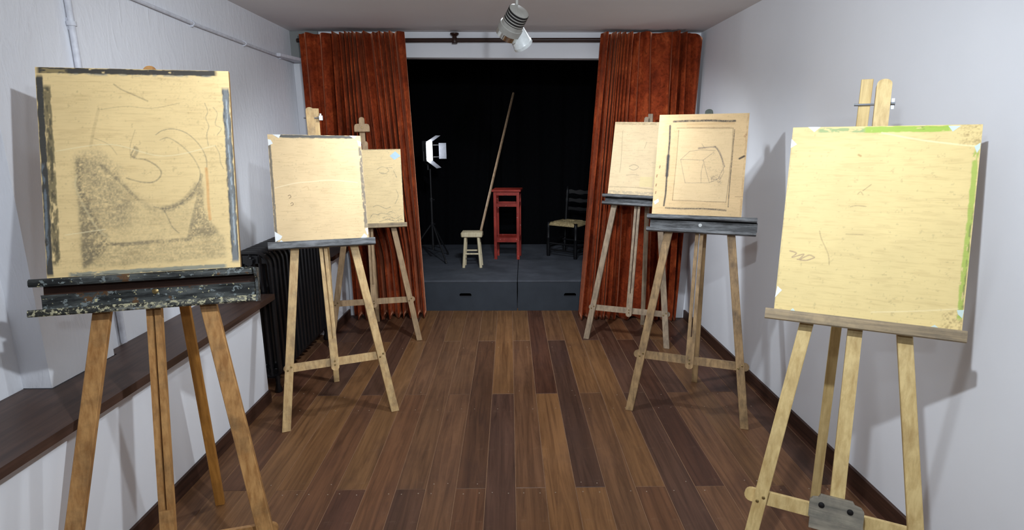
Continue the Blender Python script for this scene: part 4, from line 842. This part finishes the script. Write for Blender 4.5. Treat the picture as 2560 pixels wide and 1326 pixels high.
# led panel on a tripod stand
e = empty('studio_light', (-0.800, 5.80, ST+.004))
bm = B(); tube(bm, (0, 0, .10), (0, 0, .62), .0125, seg=10); tube(bm, (0, 0, .62), (0, 0, .93), .009, seg=10); obj('column', bm, 'black_plastic', e, True)
for k, a in enumerate((-55, 62, 185)):
    c, s = math.cos(R(a)), math.sin(R(a)); r = .27
    bm = B(); tube(bm, (c*.015, s*.015, .36), (c*r, s*r, .012), .0085, seg=8); obj('leg', bm, 'black_plastic', e, True)
    bm = B(); tube(bm, (c*.012, s*.012, .14), (c*r*.62, s*r*.62, .145), .005, seg=6); obj('strut', bm, 'black_plastic', e, True)
    bm = B(); lathe(bm, [(0, .012), (1, .010)], (c*r, s*r, 0), (c*(r-.01), s*(r-.01), .03), 8); obj('rubber_foot', bm, 'black_plastic', e, True)
for z in (.37, .62):
    bm = B(); tube(bm, (0, 0, z-.018), (0, 0, z+.018), .019, seg=12); tube(bm, (0, -.01, z), (.035, -.02, z), .008, seg=8); obj('collar', bm, 'black_plastic', e, True)
hd = empty('lamp_head', (0.0, 0, 1.105), R(-9.5)); hd.parent = e
hs = .096
bm = B(); box(bm, -.045, 0, -hs-.008, hs+.008, -hs-.008, hs+.008, .006); obj('housing', bm, 'black_plastic', hd, True)
bm = B(); box(bm, .0005, .003, -hs, hs, -hs, hs); o = obj('led_face', bm, 'led', hd); o['label'] = 'glowing white face of the lamp'
bm = B(); path(bm, [(-.022, -hs-.03, 0), (-.022, -hs-.03, -.09), (-.022, -.06, -.13), (-.022, .06, -.13), (-.022, hs+.03, -.09), (-.022, hs+.03, 0)], .006, 8); tube(bm, (-.022, 0, -.13), (-.022, 0, -.185), .012, seg=10); obj('yoke', bm, 'black_plastic', hd, True)
def flap(pts, th):
    bm = B(); pts = [Vector(q) for q in pts]; nn = (pts[1]-pts[0]).cross(pts[3]-pts[0]).normalized()*th
    hexa(bm, [*pts, *[q + nn for q in pts]]); obj('barn_door', bm, 'flap', hd)
flap([(.066, hs+.016, -hs*.82), (.066, hs+.016, hs*.82), (.138, hs+.036, hs*.82), (.138, hs+.036, -hs*.82)], .002)
for z in (-.06, .06):
    bm = B(); tube(bm, (-.01, hs+.010, z), (.075, hs+.021, z), .004, seg=6); obj('hinge_arm', bm, 'black_plastic', hd)
flap([(.004, -hs, -hs), (.004, -hs, hs), (.03, -hs-.11, hs*.85), (.03, -hs-.11, -hs*.85)], .002)
flap([(.004, -hs, hs), (.004, hs, hs), (.095, hs*.85, hs+.058), (.095, -hs*.85, hs+.058)], .002)
flap([(.004, -hs, -hs), (.004, hs, -hs), (.095, hs*.85, -hs-.070), (.095, -hs*.85, -hs-.070)], .002)
ld = bpy.data.lights.new('led_light', 'AREA'); lo = bpy.data.objects.new('led_light', ld); COL.objects.link(lo); lo.parent = hd
ld.shape = 'SQUARE'; ld.size = .18; ld.energy = 2.6; ld.color = (.93, .96, 1.0); lo.location = (.006, 0, 0); lo.rotation_euler = (0, -math.pi/2, 0)
tag(e, 'lit square LED panel with barn doors on a black tripod stand', 'studio light')

# ------------------------------------------------------------------ ceiling spotlight on its rail
bm = B(); zc = CZ(.04); box(bm, .024, .060, -2.2, 2.90, zc-.032, zc-.001, .003)
tag(obj('light_track', bm, 'lamp_white'), 'white ceiling rail carrying the spotlights', 'track')
e = empty('track_spotlight', (.040, 2.70, CZ(.04)-.032))
zz = e.location.z; Hc = Vector((-.012, 0, 2.015 - zz))
bm = B(); tube(bm, (0, 0, 0), (0, -.005, 2.03 - zz), .0075, seg=10); box(bm, -.016, .016, -.04, .04, -.022, 0, .002); obj('stem', bm, 'lamp_grey', e, True)
ax = Vector((-.40, .55, -.62)).normalized()
def frame_of(ax):
    a = ax.cross(Vector((0, 0, 1))).normalized(); return a, ax.cross(a)
bm = B(); lathe(bm, [(0, .036), (.04, .046), (.72, .050), (.74, .055), (1, .055)], Hc - ax*.055, Hc + ax*.055, 24); obj('housing', bm, 'lamp_grey', e, True)
a, b = frame_of(ax)
for k in range(7):
    q = Hc + ax*(-.048 + .013*k)
    bm = B(); lathe(bm, [(0, .0478 + .0003*k), (1, .0480 + .0003*k)], q, q + ax*.0075, 24); obj('vent_slot', bm, 'slot', e, True)
bm = B(); q = Hc + ax*.055; lathe(bm, [(0, .052), (.5, .053), (.55, .048), (.2, .03), (.15, .01)], q, q + ax*.05, 24); obj('reflector_ring', bm, 'chrome', e, True)
ax2 = Vector((.45, .45, -.70)).normalized(); H2 = Vector((.010, .07, 1.955 - zz))
bm = B(); lathe(bm, [(0, .030), (.06, .040), (.8, .043), (.84, .046), (1, .046), (1.0, .038), (.7, .034)], H2 - ax2*.045, H2 + ax2*.045, 24); obj('lamp_head', bm, 'lamp_white', e, True)
for k in range(4):
    a2, b2 = frame_of(ax2); an = R(200 + 22*k); rd = a2*math.cos(an) + b2*math.sin(an); q = H2 + rd*.0425
    bm = B(); tube(bm, q - ax2*.02, q + ax2*.022, .0022, seg=6); obj('vent_slot', bm, 'lamp_grey', e)
bm = B(); tube(bm, Hc + ax*.01, H2, .009, seg=8); obj('swivel', bm, 'lamp_grey', e, True)
tag(e, 'grey and white spotlight hanging from the ceiling above the stage opening', 'spotlight')
